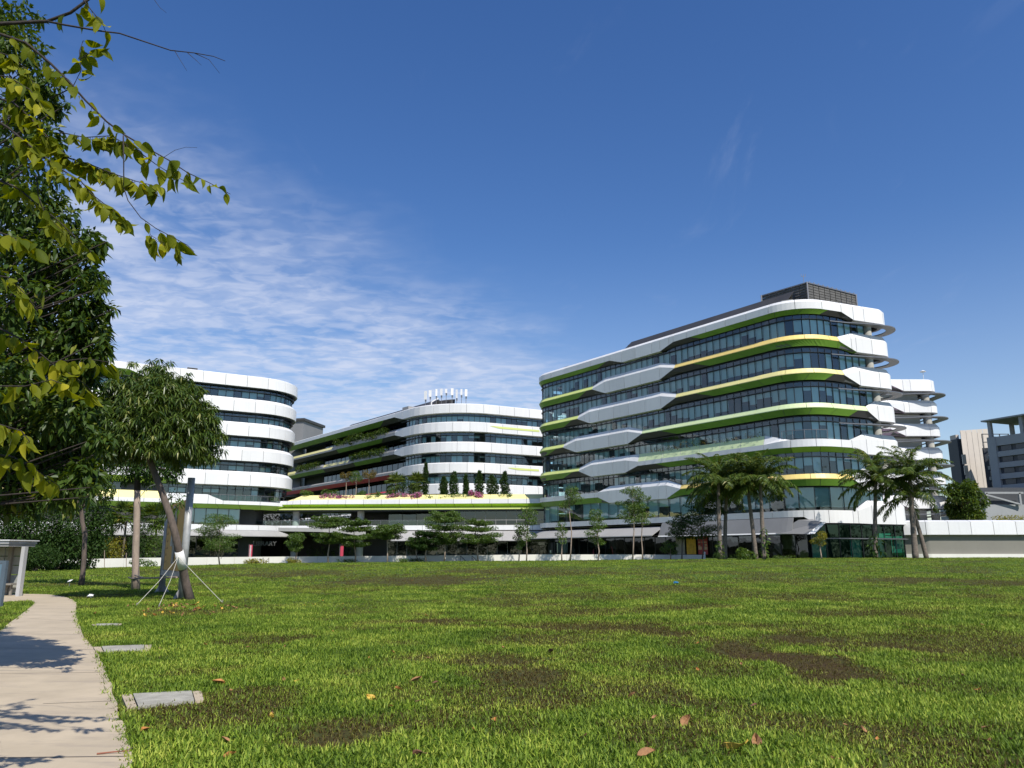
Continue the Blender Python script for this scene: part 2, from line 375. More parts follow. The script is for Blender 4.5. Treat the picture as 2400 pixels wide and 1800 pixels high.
def slab_poly(name, P, h, mat, parent=None, below=.12):
    """flat slab with real edges draped at z = ground + h"""
    bm = bmesh.new(); vs = [bm.verts.new((x, y, float(gz(x, y)) + h)) for x, y in P]
    f = bm.faces.new(vs); bmesh.ops.recalc_face_normals(bm, faces=[f])
    if f.normal.z < 0: f.normal_flip()
    r = bmesh.ops.extrude_face_region(bm, geom=[f]); 
    for v in [g for g in r['geom'] if isinstance(g, bmesh.types.BMVert)]: pass
    top = [g for g in r['geom'] if isinstance(g, bmesh.types.BMFace)]
    for v in vs: v.co.z -= below
    bmesh.ops.triangulate(bm, faces=bm.faces[:]); bmesh.ops.recalc_face_normals(bm, faces=bm.faces[:])
    me = bpy.data.meshes.new(name); bm.to_mesh(me); bm.free(); me.materials.append(mat); return place(name, me, parent)
def smooth_line(P, n=6):
    out = []
    for i in range(len(P) - 1):
        p0, p1, p2, p3 = P[max(i-1, 0)], P[i], P[i+1], P[min(i+2, len(P)-1)]
        for k in range(n):
            t = k / n
            out.append(tuple(.5*((2*p1[j]) + (-p0[j]+p2[j])*t + (2*p0[j]-5*p1[j]+4*p2[j]-p3[j])*t*t + (-p0[j]+3*p1[j]-3*p2[j]+p3[j])*t**3) for j in range(2)))
    return out + [tuple(P[-1][:2])]
RE = smooth_line([(p.x, p.y) for p in R_EDGE], 8)
RE = [(x + .05*(fbm(np.array([x]), np.array([y]), 2.2, 3)[0]-.5)*2, y) for x, y in RE]
LE = smooth_line([(p.x, p.y) for p in L_EDGE], 5)
PATH_FULL = RE + [(p.x, p.y) for p in PAD[::-1]] + LE[::-1]
path = slab_poly('path', PATH_FULL, .022, M_PATH)
tag(path, 'pale concrete footpath curving left along the lawn', 'path', kind='structure')
# expansion joints across the path: thin recessed-looking strips laid just over the slab
mb = MB()
for (a, b) in (((100,1655),(272,1648)), ((-140,1520),(222,1526)), ((70,1452),(184,1458)), ((-500,1790),(304,1780)), ((-60,1488),(196,1490)), ((40,1428),(178,1430)), ((-200,1585),(246,1580))):
    p, q = gp(*a), gp(*b); d = (q - p).normalized(); nn = Vector((-d.y, d.x, 0)) * .007
    mb.quad(p - nn + Vector((0,0,.0265)), q - nn + Vector((0,0,.0265)), q + nn + Vector((0,0,.0265)), p + nn + Vector((0,0,.0265)))
mb.build('expansion_joint', mk('joint_filler', (.12, .10, .085), .9), path)
M_COVER = mk('drain_cover_concrete', (.33, .315, .265), .9, .3, 3.5, bump=.3, bscale=50, spec=.15)
for k, (P, lab) in enumerate(zip(COVERS, ('large grey concrete drain cover beside the path, split at one end', 'grey drain cover beside the path, between a larger and a smaller one', 'narrow grey drain cover half overgrown by grass beside the path'))):
    pts = [gp(*p) for p in P]; A = [(p.x, p.y) for p in pts]
    root = empty('drain_cover', (sum(a[0] for a in A)/4, sum(a[1] for a in A)/4, 0), lab, 'drain cover')
    def lerp(t): return ((A[0][0]+(A[1][0]-A[0][0])*t, A[0][1]+(A[1][1]-A[0][1])*t), (A[3][0]+(A[2][0]-A[3][0])*t, A[3][1]+(A[2][1]-A[3][1])*t))
    for (t0, t1, nm, hh) in ((0, .125, 'kerb_block', .028), (.14, .87, 'cover_slab', .036), (.885, 1, 'kerb_block', .03)):
        a, d = lerp(t0); b, c = lerp(t1); slab_poly(nm, [a, b, c, d], hh, M_COVER if nm == 'cover_slab' else M_PATH, root)

# ------------------------------------------------------------------ grass blades (one mass)
def mat_grass():
    m = bpy.data.materials.new('grass_blade'); m.use_nodes = True; nt = m.node_tree; N = nt.nodes; L = nt.links; b = N['Principled BSDF']
    b.inputs['Roughness'].default_value = .55; b.inputs['Specular IOR Level'].default_value = .22
    a = N.new('ShaderNodeAttribute'); a.attribute_type = 'INSTANCER'; a.attribute_name = 'brown'
    oi = N.new('ShaderNodeObjectInfo'); g = N.new('ShaderNodeNewGeometry')
    n = N.new('ShaderNodeTexNoise'); n.inputs['Scale'].default_value = .55; n.inputs['Detail'].default_value = 5; n.inputs['Roughness'].default_value = .65; L.new(g.outputs['Position'], n.inputs['Vector'])
    ad = N.new('ShaderNodeMath'); ad.operation = 'MULTIPLY_ADD'; L.new(g.outputs['Random Per Island'], ad.inputs[0]); ad.inputs[1].default_value = .70
    sb = N.new('ShaderNodeMath'); sb.operation = 'MULTIPLY_ADD'; L.new(n.outputs['Fac'], sb.inputs[0]); sb.inputs[1].default_value = 1.25; sb.inputs[2].default_value = -.45
    L.new(sb.outputs[0], ad.inputs[2])
    r = N.new('ShaderNodeValToRGB'); L.new(ad.outputs[0], r.inputs[0]); e = r.color_ramp.elements
    e[0].position = .10; e[0].color = (.042, .085, .010, 1); e[1].position = .97; e[1].color = (.500, .540, .090, 1)
    k = e.new(.45); k.color = (.108, .182, .017, 1); k = e.new(.74); k.color = (.235, .330, .030, 1)
    r2 = N.new('ShaderNodeValToRGB'); L.new(g.outputs['Random Per Island'], r2.inputs[0]); e = r2.color_ramp.elements
    e[0].color = (.066, .034, .012, 1); e[1].color = (.200, .200, .040, 1); k = e.new(.62); k.color = (.095, .068, .019, 1)
    rn = N.new('ShaderNodeMath'); rn.operation = 'MULTIPLY_ADD'; L.new(g.outputs['Random Per Island'], rn.inputs[0]); rn.inputs[1].default_value = -.75; L.new(a.outputs['Fac'], rn.inputs[2])
    cl = N.new('ShaderNodeMapRange'); L.new(rn.outputs[0], cl.inputs[0]); cl.inputs[1].default_value = -.12; cl.inputs[2].default_value = .12
    mx = N.new('ShaderNodeMix'); mx.data_type = 'RGBA'; L.new(cl.outputs[0], mx.inputs['Factor']); L.new(r.outputs[0], mx.inputs['A']); L.new(r2.outputs[0], mx.inputs['B'])
    L.new(mx.outputs['Result'], b.inputs['Base Color'])
    t = N.new('ShaderNodeBsdfTranslucent'); ms = N.new('ShaderNodeMixShader'); ms.inputs[0].default_value = .3; L.new(mx.outputs['Result'], t.inputs['Color'])
    L.new(b.outputs[0], ms.inputs[1]); L.new(t.outputs[0], ms.inputs[2]); L.new(ms.outputs[0], N['Material Output'].inputs[0])
    return m
M_GRASS = mat_grass()
tufts = bpy.data.collections.new('grass_tufts')
for k in range(5):
    r = random.Random(40 + k); V = []; Fc = []
    for j in range(9):
        a = r.uniform(0, 6.283); L_ = r.uniform(.04, .088); W = r.uniform(.0038, .0075); lean = r.uniform(.25, 1.55)
        bx, by = r.uniform(-.035, .035), r.uniform(-.035, .035); ca, sa = math.cos(a), math.sin(a); i = len(V)
        for t, wf in ((0, .8), (.5, 1.0), (1.0, .12)):
            h = L_*math.sin(min(1.35, lean*.4 + .75 - lean*.35*t))*t if False else L_*t*math.cos(lean*(.45 + .55*t)); o = L_*t*math.sin(lean*(.45 + .55*t))
            for s in (-1, 1): V.append((bx + ca*o - sa*W*wf*s, by + sa*o + ca*W*wf*s, h - .006))
        Fc += [(i, i+1, i+3, i+2), (i+2, i+3, i+5, i+4)]
    tm = mesh('grass_tuft', V, Fc, M_GRASS, None, True); to = bpy.data.objects.new('grass_tuft', tm); tufts.objects.link(to)
def grass_base(x0, x1, y0, y1, step, dens_fn, seed, scale0, scale1, name, hole=None):
    xs = np.arange(x0, x1 + step*.5, step); ys = np.arange(y0, y1 + step*.5, step)
    me, X, Y = grid(xs, ys, name, M_GRASS, .004)
    d = dens_fn(X, Y)
    # keep the frustum, leave path and covers bare
    vis = (np.abs(X) < Y*.70 + 1.5) & (Y > 4.2); d = np.where(vis, d, 0)
    at2 = me.attributes.new('brown', 'FLOAT', 'POINT'); at2.data.foreach_set('value', brown(X, Y).astype(np.float32))
    bare = inpoly(X, Y, PATH_FULL)
    for P in COVERS:
        A = [gp(*p) for p in P]; cx_ = sum(p.x for p in A)/4; cy_ = sum(p.y for p in A)/4; bare |= inpoly(X, Y, [(cx_+(p.x-cx_)*.97, cy_+(p.y-cy_)*.86) for p in A])
    d = np.where(bare, 0, d)*(1-.5*brown(X, Y))
    if hole: d = np.where((X >= hole[0]-1e-6) & (X <= hole[1]+1e-6) & (Y >= hole[2]-1e-6) & (Y <= hole[3]+1e-6), 0, d)
    at3 = me.attributes.new('dens', 'FLOAT', 'POINT'); at3.data.foreach_set('value', d.astype(np.float32))
    o = place(name, me)
    ng = bpy.data.node_groups.new('scatter_' + name, 'GeometryNodeTree')
    ng.interface.new_socket('Geometry', in_out='INPUT', socket_type='NodeSocketGeometry'); ng.interface.new_socket('Geometry', in_out='OUTPUT', socket_type='NodeSocketGeometry')
    N = ng.nodes; L = ng.links; gi = N.new('NodeGroupInput'); go = N.new('NodeGroupOutput')
    dp = N.new('GeometryNodeDistributePointsOnFaces'); na = N.new('GeometryNodeInputNamedAttribute'); na.data_type = 'FLOAT'; na.inputs['Name'].default_value = 'dens'
    L.new(gi.outputs[0], dp.inputs['Mesh']); L.new(na.outputs['Attribute'], dp.inputs['Density']); dp.inputs['Seed'].default_value = seed
    ip = N.new('GeometryNodeInstanceOnPoints'); ci = N.new('GeometryNodeCollectionInfo'); ci.inputs['Collection'].default_value = tufts
    ci.inputs['Separate Children'].default_value = True; ci.inputs['Reset Children'].default_value = True
    L.new(dp.outputs['Points'], ip.inputs['Points']); L.new(ci.outputs[0], ip.inputs['Instance']); ip.inputs['Pick Instance'].default_value = True
    rv = N.new('FunctionNodeRandomValue'); rv.data_type = 'FLOAT_VECTOR'; rv.inputs[0].default_value = (-.18, -.18, 0); rv.inputs[1].default_value = (.18, .18, 6.283)
    er = N.new('FunctionNodeEulerToRotation'); L.new(rv.outputs[0], er.inputs[0]); L.new(er.outputs[0], ip.inputs['Rotation'])
    rs = N.new('FunctionNodeRandomValue'); rs.data_type = 'FLOAT'; rs.inputs[2].default_value = scale0; rs.inputs[3].default_value = scale1
    nb = N.new('GeometryNodeInputNamedAttribute'); nb.data_type = 'FLOAT'; nb.inputs['Name'].default_value = 'brown'
    mm = N.new('ShaderNodeMath'); mm.operation = 'MULTIPLY_ADD'; L.new(nb.outputs['Attribute'], mm.inputs[0]); mm.inputs[1].default_value = -.55; mm.inputs[2].default_value = 1.0
    m2 = N.new('ShaderNodeMath'); m2.operation = 'MULTIPLY'; L.new(rs.outputs[1], m2.inputs[0]); L.new(mm.outputs[0], m2.inputs[1]); L.new(m2.outputs[0], ip.inputs['Scale'])
    L.new(ip.outputs[0], go.inputs[0])
    md = o.modifiers.new('scatter', 'NODES'); md.node_group = ng
    return o
DN = lambda X, Y: np.interp(Y, [4, 8, 12, 16, 24, 42], [560, 480, 370, 270, 120, 40])
g0 = grass_base(-20.4, -2.4, 4, 32, .1, DN, 4, .75, 1.3, 'path_side_grass')
tag(g0, 'short grass blades along both sides of the footpath', 'grass', kind='stuff')
g1 = grass_base(-2.4, 13.2, 4, 16, .2, DN, 1, .75, 1.3, 'near_grass')
tag(g1, 'short green grass blades covering the front of the lawn', 'grass', kind='stuff')
g2 = grass_base(-30.4, 31.2, 16, 42, .4, DN, 2, .9, 1.6, 'middle_grass', hole=(-20.4, -2.8, 0, 31.8))
tag(g2, 'short green grass blades covering the middle of the lawn', 'grass', kind='stuff')
g3 = grass_base(-62, 66, 42, 94, 1.0, lambda X, Y: np.interp(Y, [42, 60, 94], [24, 14, 9]), 3, 1.3, 2.2, 'far_grass')
tag(g3, 'grass on the far slope of the lawn below the white wall', 'grass', kind='stuff')
# ------------------------------------------------------------------ banded buildings
class Facade:
    """outer line of a building seen from outside, run from left to right; offset + is outwards"""
    def __init__(s, pts, rad, step=7.0):
        P = [np.array(p, float) for p in pts]; out = []
        def nrm(d): return np.array((d[1], -d[0]))
        for i, p in enumerate(P):
            if i == 0: d = (P[1]-p)/np.linalg.norm(P[1]-p); out.append((p, nrm(d))); continue
            if i == len(P)-1: d = (p-P[i-1])/np.linalg.norm(p-P[i-1]); out.append((p, nrm(d))); continue
            d0 = (p-P[i-1])/np.linalg.norm(p-P[i-1]); d1 = (P[i+1]-p)/np.linalg.norm(P[i+1]-p)
            cr = d0[0]*d1[1]-d0[1]*d1[0]; th = math.atan2(cr, float(d0@d1)); r = rad[i]
            t = r*math.tan(abs(th)/2); a = p - d0*t
            left = np.array((-d0[1], d0[0])); c = a + left*r*(1 if th > 0 else -1)
            n = max(2, int(abs(math.degrees(th))/step)+1)
            for k in range(n+1):
                ang = th*k/n; v = a - c; co, si = math.cos(ang), math.sin(ang)
                q = c + np.array((v[0]*co - v[1]*si, v[0]*si + v[1]*co)); d = np.array((d0[0]*co - d0[1]*si, d0[0]*si + d0[1]*co))
                out.append((q, nrm(d)))
        s.P = np.array([o[0] for o in out]); s.N = np.array([o[1] for o in out])
        s.S = np.concatenate([[0], np.cumsum(np.linalg.norm(np.diff(s.P, axis=0), axis=1))]); s.len = s.S[-1]
    def pn(s, q):
        p = np.array([np.interp(q, s.S, s.P[:,k]) for k in (0,1)]); n = np.array([np.interp(q, s.S, s.N[:,k]) for k in (0,1)])
        return p, n/np.linalg.norm(n)
    def pos(s, q, off, z):
        p, n = s.pn(q); return (p[0]+n[0]*off, p[1]+n[1]*off, z)
    def at(s, px, z, lo=0, hi=None, off=0.0):
        hi = s.len if hi is None else hi; q = np.linspace(lo, hi, 700)
        e = [abs(proj(*s.pos(a, off, z))[0]-px) for a in q]; return float(q[int(np.argmin(e))])
    def cuts(s, a, b, extra=()):
        q = [a] + [float(x) for x in s.S if a+.05 < x < b-.05] + [x for x in extra if a+.02 < x < b-.02] + [b]
        return sorted(q)
def lerp_prof(keys, q):
    if q <= keys[0][0]: return keys[0][1]
    for (a, A), (b, B) in zip(keys, keys[1:]):
        if q <= b:
            t = (q-a)/max(b-a, 1e-6); return tuple((x0+(x1-x0)*t, z0+(z1-z0)*t) for (x0,z0),(x1,z1) in zip(A, B))
    return keys[-1][1]
# cross sections: (offset, height) of back top, front top, front bottom, back bottom
PN_ = ((-.34,.52),(0,-.06),(0,-.15),(-.38,-.98))
PW = ((-.38,1.38),(0,.62),(0,-1.32),(-.55,-1.42))
PL = ((-.60,.55),(0,.50),(0,-.30),(-.55,-1.15))
PT = ((-.90,1.45),(0,.40),(0,-.35),(-1.0,-1.15))
RN_ = ((-.35,.80),(0,.40),(0,-.55),(-.38,-1.18))
RW = ((-.35,.80),(0,.40),(0,-1.42),(-.55,-1.52))
def step_col(lst, q):
    m = lst[0][1:]
    for e in lst:
        if q >= e[0]-1e-6: m = e[1:]
    return m
def band(Fc, zc, keys, cols, soff, parent, s0, s1, plen=3.6, phase=0.0, back=True):
    joints = list(np.arange(s0+phase, s1, plen)); must = [k[0] for k in keys]+[c[0] for c in cols]
    js = [j for j in joints if all(abs(j-m) > .7 for m in must)]
    B = sorted(set([s0, s1]+[x for x in js+must if s0 < x < s1]))
    B = [b for i, b in enumerate(B) if i == 0 or b-B[i-1] > .12]; B[-1] = s1
    gap = .032
    for a, b in zip(B, B[1:]):
        tm, fm = step_col(cols, (a+b)/2)[:2]; q = Fc.cuts(a+gap, b-gap)
        V = []; Fs = []; mi = []
        pr = [lerp_prof(keys, x) for x in q]
        for x, p in zip(q, pr):
            for k in range(3): V.append(Fc.pos(x, p[k][0], zc+p[k][1]))
        for i in range(len(q)-1):
            for k in range(2): Fs.append((3*i+k+1, 3*i+k+4, 3*i+k+3, 3*i+k)); mi.append(k)
        for x, p, rev in ((q[0], pr[0], 0), (q[-1], pr[-1], 1)):
            i = len(V)
            for k in range(3): V.append(Fc.pos(x, p[k][0], zc+p[k][1]))
            for k in (2,1,0): V.append(Fc.pos(x, p[k][0]-.10, zc+p[k][1]-(.06 if k == 0 else 0)))
            f = tuple(range(i, i+6)); Fs.append(f[::-1] if rev else f); mi.append(1)
        nm = 'cladding_panel' if tm is fm else 'ledge_panel'
        place(nm, mesh(nm, V, Fs, [tm, fm], mi), parent)
    # soffit pieces, with boundaries that may run diagonally
    for (e, g) in zip(soff, soff[1:]+[(s1, s1, None)]):
        ao, ai, m = e; bo, bi = g[0], g[1]
        n = max(1, int(round((bo-ao)/plen)))
        for k in range(n):
            t0, t1 = k/n, (k+1)/n; o0, o1 = ao+(bo-ao)*t0, ao+(bo-ao)*t1; i0, i1 = ai+(bi-ai)*t0, ai+(bi-ai)*t1
            nn = max(1, len(Fc.cuts(min(o0, i0), max(o1, i1)))-1); nn = max(nn, sum(1 for kk in keys if min(o0, i0) < kk[0] < max(o1, i1))*3)
            V = []; Fs = []
            for j in range(nn+1):
                u = j/nn; so_, si_ = o0+gap+(o1-o0-2*gap)*u, i0+gap+(i1-i0-2*gap)*u
                po, pi_ = lerp_prof(keys, so_), lerp_prof(keys, si_)
                V += [Fc.pos(so_, po[2][0]-.012, zc+po[2][1]-.006), Fc.pos(si_, pi_[3][0], zc+pi_[3][1])]
            for j in range(nn): Fs.append((2*j, 2*j+1, 2*j+3, 2*j+2))
            place('soffit_panel', mesh('soffit_panel', V, Fs, m), parent)
    if back:
        q = Fc.cuts(s0, s1, [k[0] for k in keys]); V = []; Fs = []
        for x in q:
            p = lerp_prof(keys, x)
            for k in range(5):
                o, z = p[min(k, 3)]; o = -1.25 if k == 4 else (o-.09 if k < 3 else o); z = z-.07 if k == 0 else (z-.03 if k == 1 else (z+.07 if k == 2 else z+.06)); V.append(Fc.pos(x, o, zc+z))
        for i in range(len(q)-1):
            for k in range(4): Fs.append((5*i+k+1, 5*i+k+6, 5*i+k+5, 5*i+k))
        place('band_backing', mesh('band_backing', V, Fs, M_BACK), parent)
UNIT_PANE = {}
def unit_pane(mat):
    if mat.name not in UNIT_PANE:
        UNIT_PANE[mat.name] = mesh('pane', [(-.5,0,0),(.5,0,0),(.5,0,1),(-.5,0,1)], [(0,1,2,3)], mat)
    return UNIT_PANE[mat.name]
class Glazing:
    def __init__(s, parent, seed): s.parent = parent; s.p = []; s.r = random.Random(seed)
    def row(s, Fc, s0, s1, z0, z1, zt=None, w=1.2, off=-1.0, mat=None, blind=.8, drop=.6, bars=None, frame=None, depth=.25):
        mat = mat or M_GLASS; n = max(1, int(round((s1-s0)/w))); q = np.linspace(s0, s1, n+1); fr = MB(); bl = MB(); tr = MB(); r = s.r
        zt_ = z1 if zt is None else zt
        for k in range(n):
            a, b = np.array(Fc.pos(q[k], off, 0)), np.array(Fc.pos(q[k+1], off, 0)); c = (a+b)/2; d = b-a
            s.p.append((c, math.atan2(d[1], d[0]), np.linalg.norm(d)-.05, z0, zt_, mat))
            if r.random() < blind:
                dr = min(1, max(.15, r.gauss(drop, .05) if r.random() < .55 else r.choice((1.0, 1.0, .3, .85, .45, .2)))); zb = zt_-(zt_-z0)*dr
                A, B_ = Fc.pos(q[k]+.03, off-depth, 0), Fc.pos(q[k+1]-.03, off-depth, 0)
                bl.quad((A[0],A[1],zb),(B_[0],B_[1],zb),(B_[0],B_[1],zt_),(A[0],A[1],zt_))
            if zt is not None:
                A, B_ = Fc.pos(q[k]+.02, off, 0), Fc.pos(q[k+1]-.02, off, 0); tr.quad((A[0],A[1],zt+.04),(B_[0],B_[1],zt+.04),(B_[0],B_[1],z1),(A[0],A[1],z1))
            fr.bar(Fc.pos(q[k], off+.03, z0-.05), Fc.pos(q[k], off+.03, z1+.02), .06, .12)
            for z in ([z0-.03, z1] + ([zt] if zt is not None else []) + list(bars or [])): fr.bar(Fc.pos(q[k], off+.02, z), Fc.pos(q[k+1], off+.02, z), .10, .075)
        fr.bar(Fc.pos(q[n], off+.03, z0-.05), Fc.pos(q[n], off+.03, z1+.02), .06, .12)
        fr.build('window_frame', frame or M_FRAME, s.parent)
        if bl.f: tag(bl.build('roller_blind', M_BLIND, s.parent), kind='stuff')
        if tr.f: tag(tr.build('transom_pane', mat, s.parent), kind='stuff')
    def done(s, limit=295):
        def size(e):
            c, a, w, z0, z1, m = e; x0, y0 = proj(c[0]-math.cos(a)*w/2, c[1]-math.sin(a)*w/2, z0); x1, y1 = proj(c[0]+math.cos(a)*w/2, c[1]+math.sin(a)*w/2, z1)
            return 0 if (x1 < x0 or x0 > 2420 or x1 < 0) else (x1-x0)*(y0-y1)
        P = sorted(s.p, key=size, reverse=True); rest = {}
        for i, (c, a, w, z0, z1, m) in enumerate(P):
            if i < limit and size(P[i]) > 40:
                o = bpy.data.objects.new('pane', unit_pane(m)); COL.objects.link(o); o.parent = s.parent
                o.matrix_parent_inverse = Matrix.Translation(-Vector(s.parent.location)); o.location = (c[0], c[1], z0)
                o.rotation_euler = (s.r.gauss(0, .0018), 0, a+s.r.gauss(0, .0028)); o.scale = (w, 1, z1-z0)
            else:
                mb = rest.setdefault(m.name, (MB(), m))[0]; dx, dy = math.cos(a)*w/2, math.sin(a)*w/2
                mb.quad((c[0]-dx,c[1]-dy,z0),(c[0]+dx,c[1]+dy,z0),(c[0]+dx,c[1]+dy,z1),(c[0]-dx,c[1]-dy,z1))
        for mb, m in rest.values(): tag(mb.build('pane', m, s.parent), kind='stuff')
def strip(Fc, s0, s1, o0, z0, o1, z1, name, mat, parent, th=None):
    q = Fc.cuts(s0, s1); V = []; Fs = []
    for x in q: V += [Fc.pos(x, o0, z0), Fc.pos(x, o1, z1)]
    for i in range(len(q)-1): Fs.append((2*i, 2*i+2, 2*i+3, 2*i+1))
    if th:
        n = len(V)
        for x in q: V += [Fc.pos(x, o0, z0-th), Fc.pos(x, o1, z1-th)]
        for i in range(len(q)-1):
            Fs.append((n+2*i, n+2*i+1, n+2*i+3, n+2*i+2)); Fs.append((2*i+1, 2*i+3, n+2*i+3, n+2*i+1)); Fs.append((2*i, n+2*i, n+2*i+2, 2*i+2))
        m = len(q)-1; Fs += [(0, 1, n+1, n), (2*m, n+2*m, n+2*m+1, 2*m+1)]
    return place(name, mesh(name, V, Fs, mat), parent)
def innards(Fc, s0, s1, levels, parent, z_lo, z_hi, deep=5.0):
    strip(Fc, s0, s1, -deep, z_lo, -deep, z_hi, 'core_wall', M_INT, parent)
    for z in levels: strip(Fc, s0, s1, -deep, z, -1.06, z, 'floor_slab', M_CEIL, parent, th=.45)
def fin(Fc, s0, s1, o0, o1, z, parent, th=.10, taper0=0.0, taper1=0.0, mat=None):
    q = Fc.cuts(s0, s1, list(np.linspace(s0, s1, 14))); V = []; Fs = []
    for x in q:
        k = min(1, (x-s0)/taper0) if taper0 else 1; k = min(k, (s1-x)/taper1) if taper1 else k; k = k*k*(3-2*k); b = o0+(o1-o0)*k
        V += [Fc.pos(x, o0, z), Fc.pos(x, b, z), Fc.pos(x, b, z-th), Fc.pos(x, o0, z-th)]
    for i in range(len(q)-1):
        for k in range(4): Fs.append((4*i+k, 4*i+(k+1) % 4, 4*i+4+(k+1) % 4, 4*i+4+k))
    return place('sunshade', mesh('sunshade', V, Fs, mat or M_FIN), parent)
LV = [6.2, 10.7, 15.2, 19.7, 24.2, 28.7, 33.2]

# ================= right building
FR = Facade([(14.5,148.3), (2.4,143.2), (36.7,94.4), (52.4,100.9), (24,141)], [0,5.0,5.5,2.3,0])
SL0 = 6.0
bR = empty('campus_building', (28,118,.5), 'tall white and green banded building with dark rooftop plant box above the palms', 'building', 'banded campus buildings')
z1 = lambda x: 1200+.27125*x
z2 = lambda x: 1700+.27125*x
z4 = lambda x: 1800+.27125*x
z5 = lambda x: 640+.27125*x
z6 = lambda x: 200+.27125*x
sC = FR.at(2085, 33.2, 20, FR.len-40)
def sa(px, z): return FR.at(px, z, 8, 80)
END = FR.len-26
# roof band
z = LV[6]; k = [sa(z1(a), z) for a in (840, 945, 1275, 1390)]; r = [sa(z2(a), z) for a in (1000, 1100)]
band(FR, z, [(0,RN_),(k[0],RN_),(k[1],RW),(k[2],RW),(k[3],RN_),(r[0],RN_),(r[1],RW)], [(0,M_WHITE,M_WHITE)],
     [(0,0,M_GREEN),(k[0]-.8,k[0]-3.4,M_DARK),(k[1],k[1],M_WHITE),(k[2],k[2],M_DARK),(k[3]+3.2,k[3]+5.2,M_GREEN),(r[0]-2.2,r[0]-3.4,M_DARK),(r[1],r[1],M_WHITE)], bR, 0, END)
def std(z, lx, rx, left_top, right_top, rr, dl, dr, lasttop=None, darkend=True, phase=0.):
    """lx, rx: pixel x of left and right ends of the long hexagon; rr: start and full width of the end wrap"""
    a, b, c, d = sa(lx[0], z), sa(lx[1], z), sa(rx[0], z), sa(rx[1], z); e, f = sa(rr[0], z), sa(rr[1], z)
    band(FR, z, [(0,PN_),(a,PN_),(b,PW),(c,PW),(d,PN_),(e,PN_),(f,PW)],
         [(0,left_top,left_top),(a,M_WHITE,M_WHITE),(d,right_top,right_top),(e,M_WHITE,M_WHITE)],
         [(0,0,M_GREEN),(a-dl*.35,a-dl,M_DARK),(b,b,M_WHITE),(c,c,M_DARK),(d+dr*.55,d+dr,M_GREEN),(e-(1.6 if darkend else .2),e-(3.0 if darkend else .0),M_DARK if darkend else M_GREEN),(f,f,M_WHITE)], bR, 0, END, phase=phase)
std(LV[5], (z1(690),z1(800)), (z1(1275),z1(1400)), M_LIME, M_ORANGE, (z2(985),z2(1130)), 4.2, 6.5, darkend=False, phase=.9)
std(LV[4], (z1(565),z1(670)), (z1(1285),z1(1410)), M_LIME, M_YEL, (z2(1030),z2(1165)), 4.2, 7.0, phase=1.7)
std(LV[3], (z1(440),z1(548)), (z1(1000),z1(1120)), M_LIME, M_PALE, (z2(1235),z2(1380)), 5.0, 7.0, phase=.4)
# third band: hexagon, then a long planter trough, then ledge, then the wrapped end
z = LV[2]; a, b, c, d = [sa(z1(q), z) for q in (575, 682, 975, 1085)]; t0, t1, t2 = sa(z1(1200), z), sa(1790, z), sa(z2(560), z); e, f = sa(z2(1095), z), sa(z2(1220), z)
PTW = ((-.45,1.35),(-.03,.15),(0,-.50),(-.55,-1.20)); PLW = ((-.60,.40),(-.02,.35),(0,-.60),(-.55,-1.25))
band(FR, z, [(0,PN_),(a,PN_),(b,PW),(c,PW),(d,PTW),(t1,PTW),(t2,PLW),(e,PLW),(f,PW)],
     [(0,M_LIME,M_LIME),(a,M_WHITE,M_WHITE),(d,M_PALE,M_WHITE),(t1,M_WHITE,M_WHITE)],
     [(0,0,M_GREEN),(a-1.6,a-4.6,M_DARK),(b,b,M_WHITE),(c,c,M_DARK),(d+3.6,d+6,M_GREEN),(t2,t2,M_LIMEG),(f,f,M_WHITE)], bR, 0, END, phase=1.2)  # brighter green past the corner puts sunlight into the soffit colour
# second band: ledge on the terrace side, hexagon, yellow ledge, wrapped end
z = LV[1]; a, b, c, d = [sa(z1(q), z) for q in (740, 835, 1335, 1450)]; e, f = sa(z4(745), z), sa(z4(850), z)
band(FR, z, [(0,PL),(a,PL),(b,PW),(c,PW),(d,PN_),(e,PN_),(f,PW)],
     [(0,M_WHITE,M_WHITE),(d,M_ORANGE,M_ORANGE),(e,M_WHITE,M_WHITE)],
     [(0,0,M_GREEN),(b,b,M_WHITE),(c,c,M_GREEN),(f,f,M_WHITE)], bR, 0, END, phase=.2)
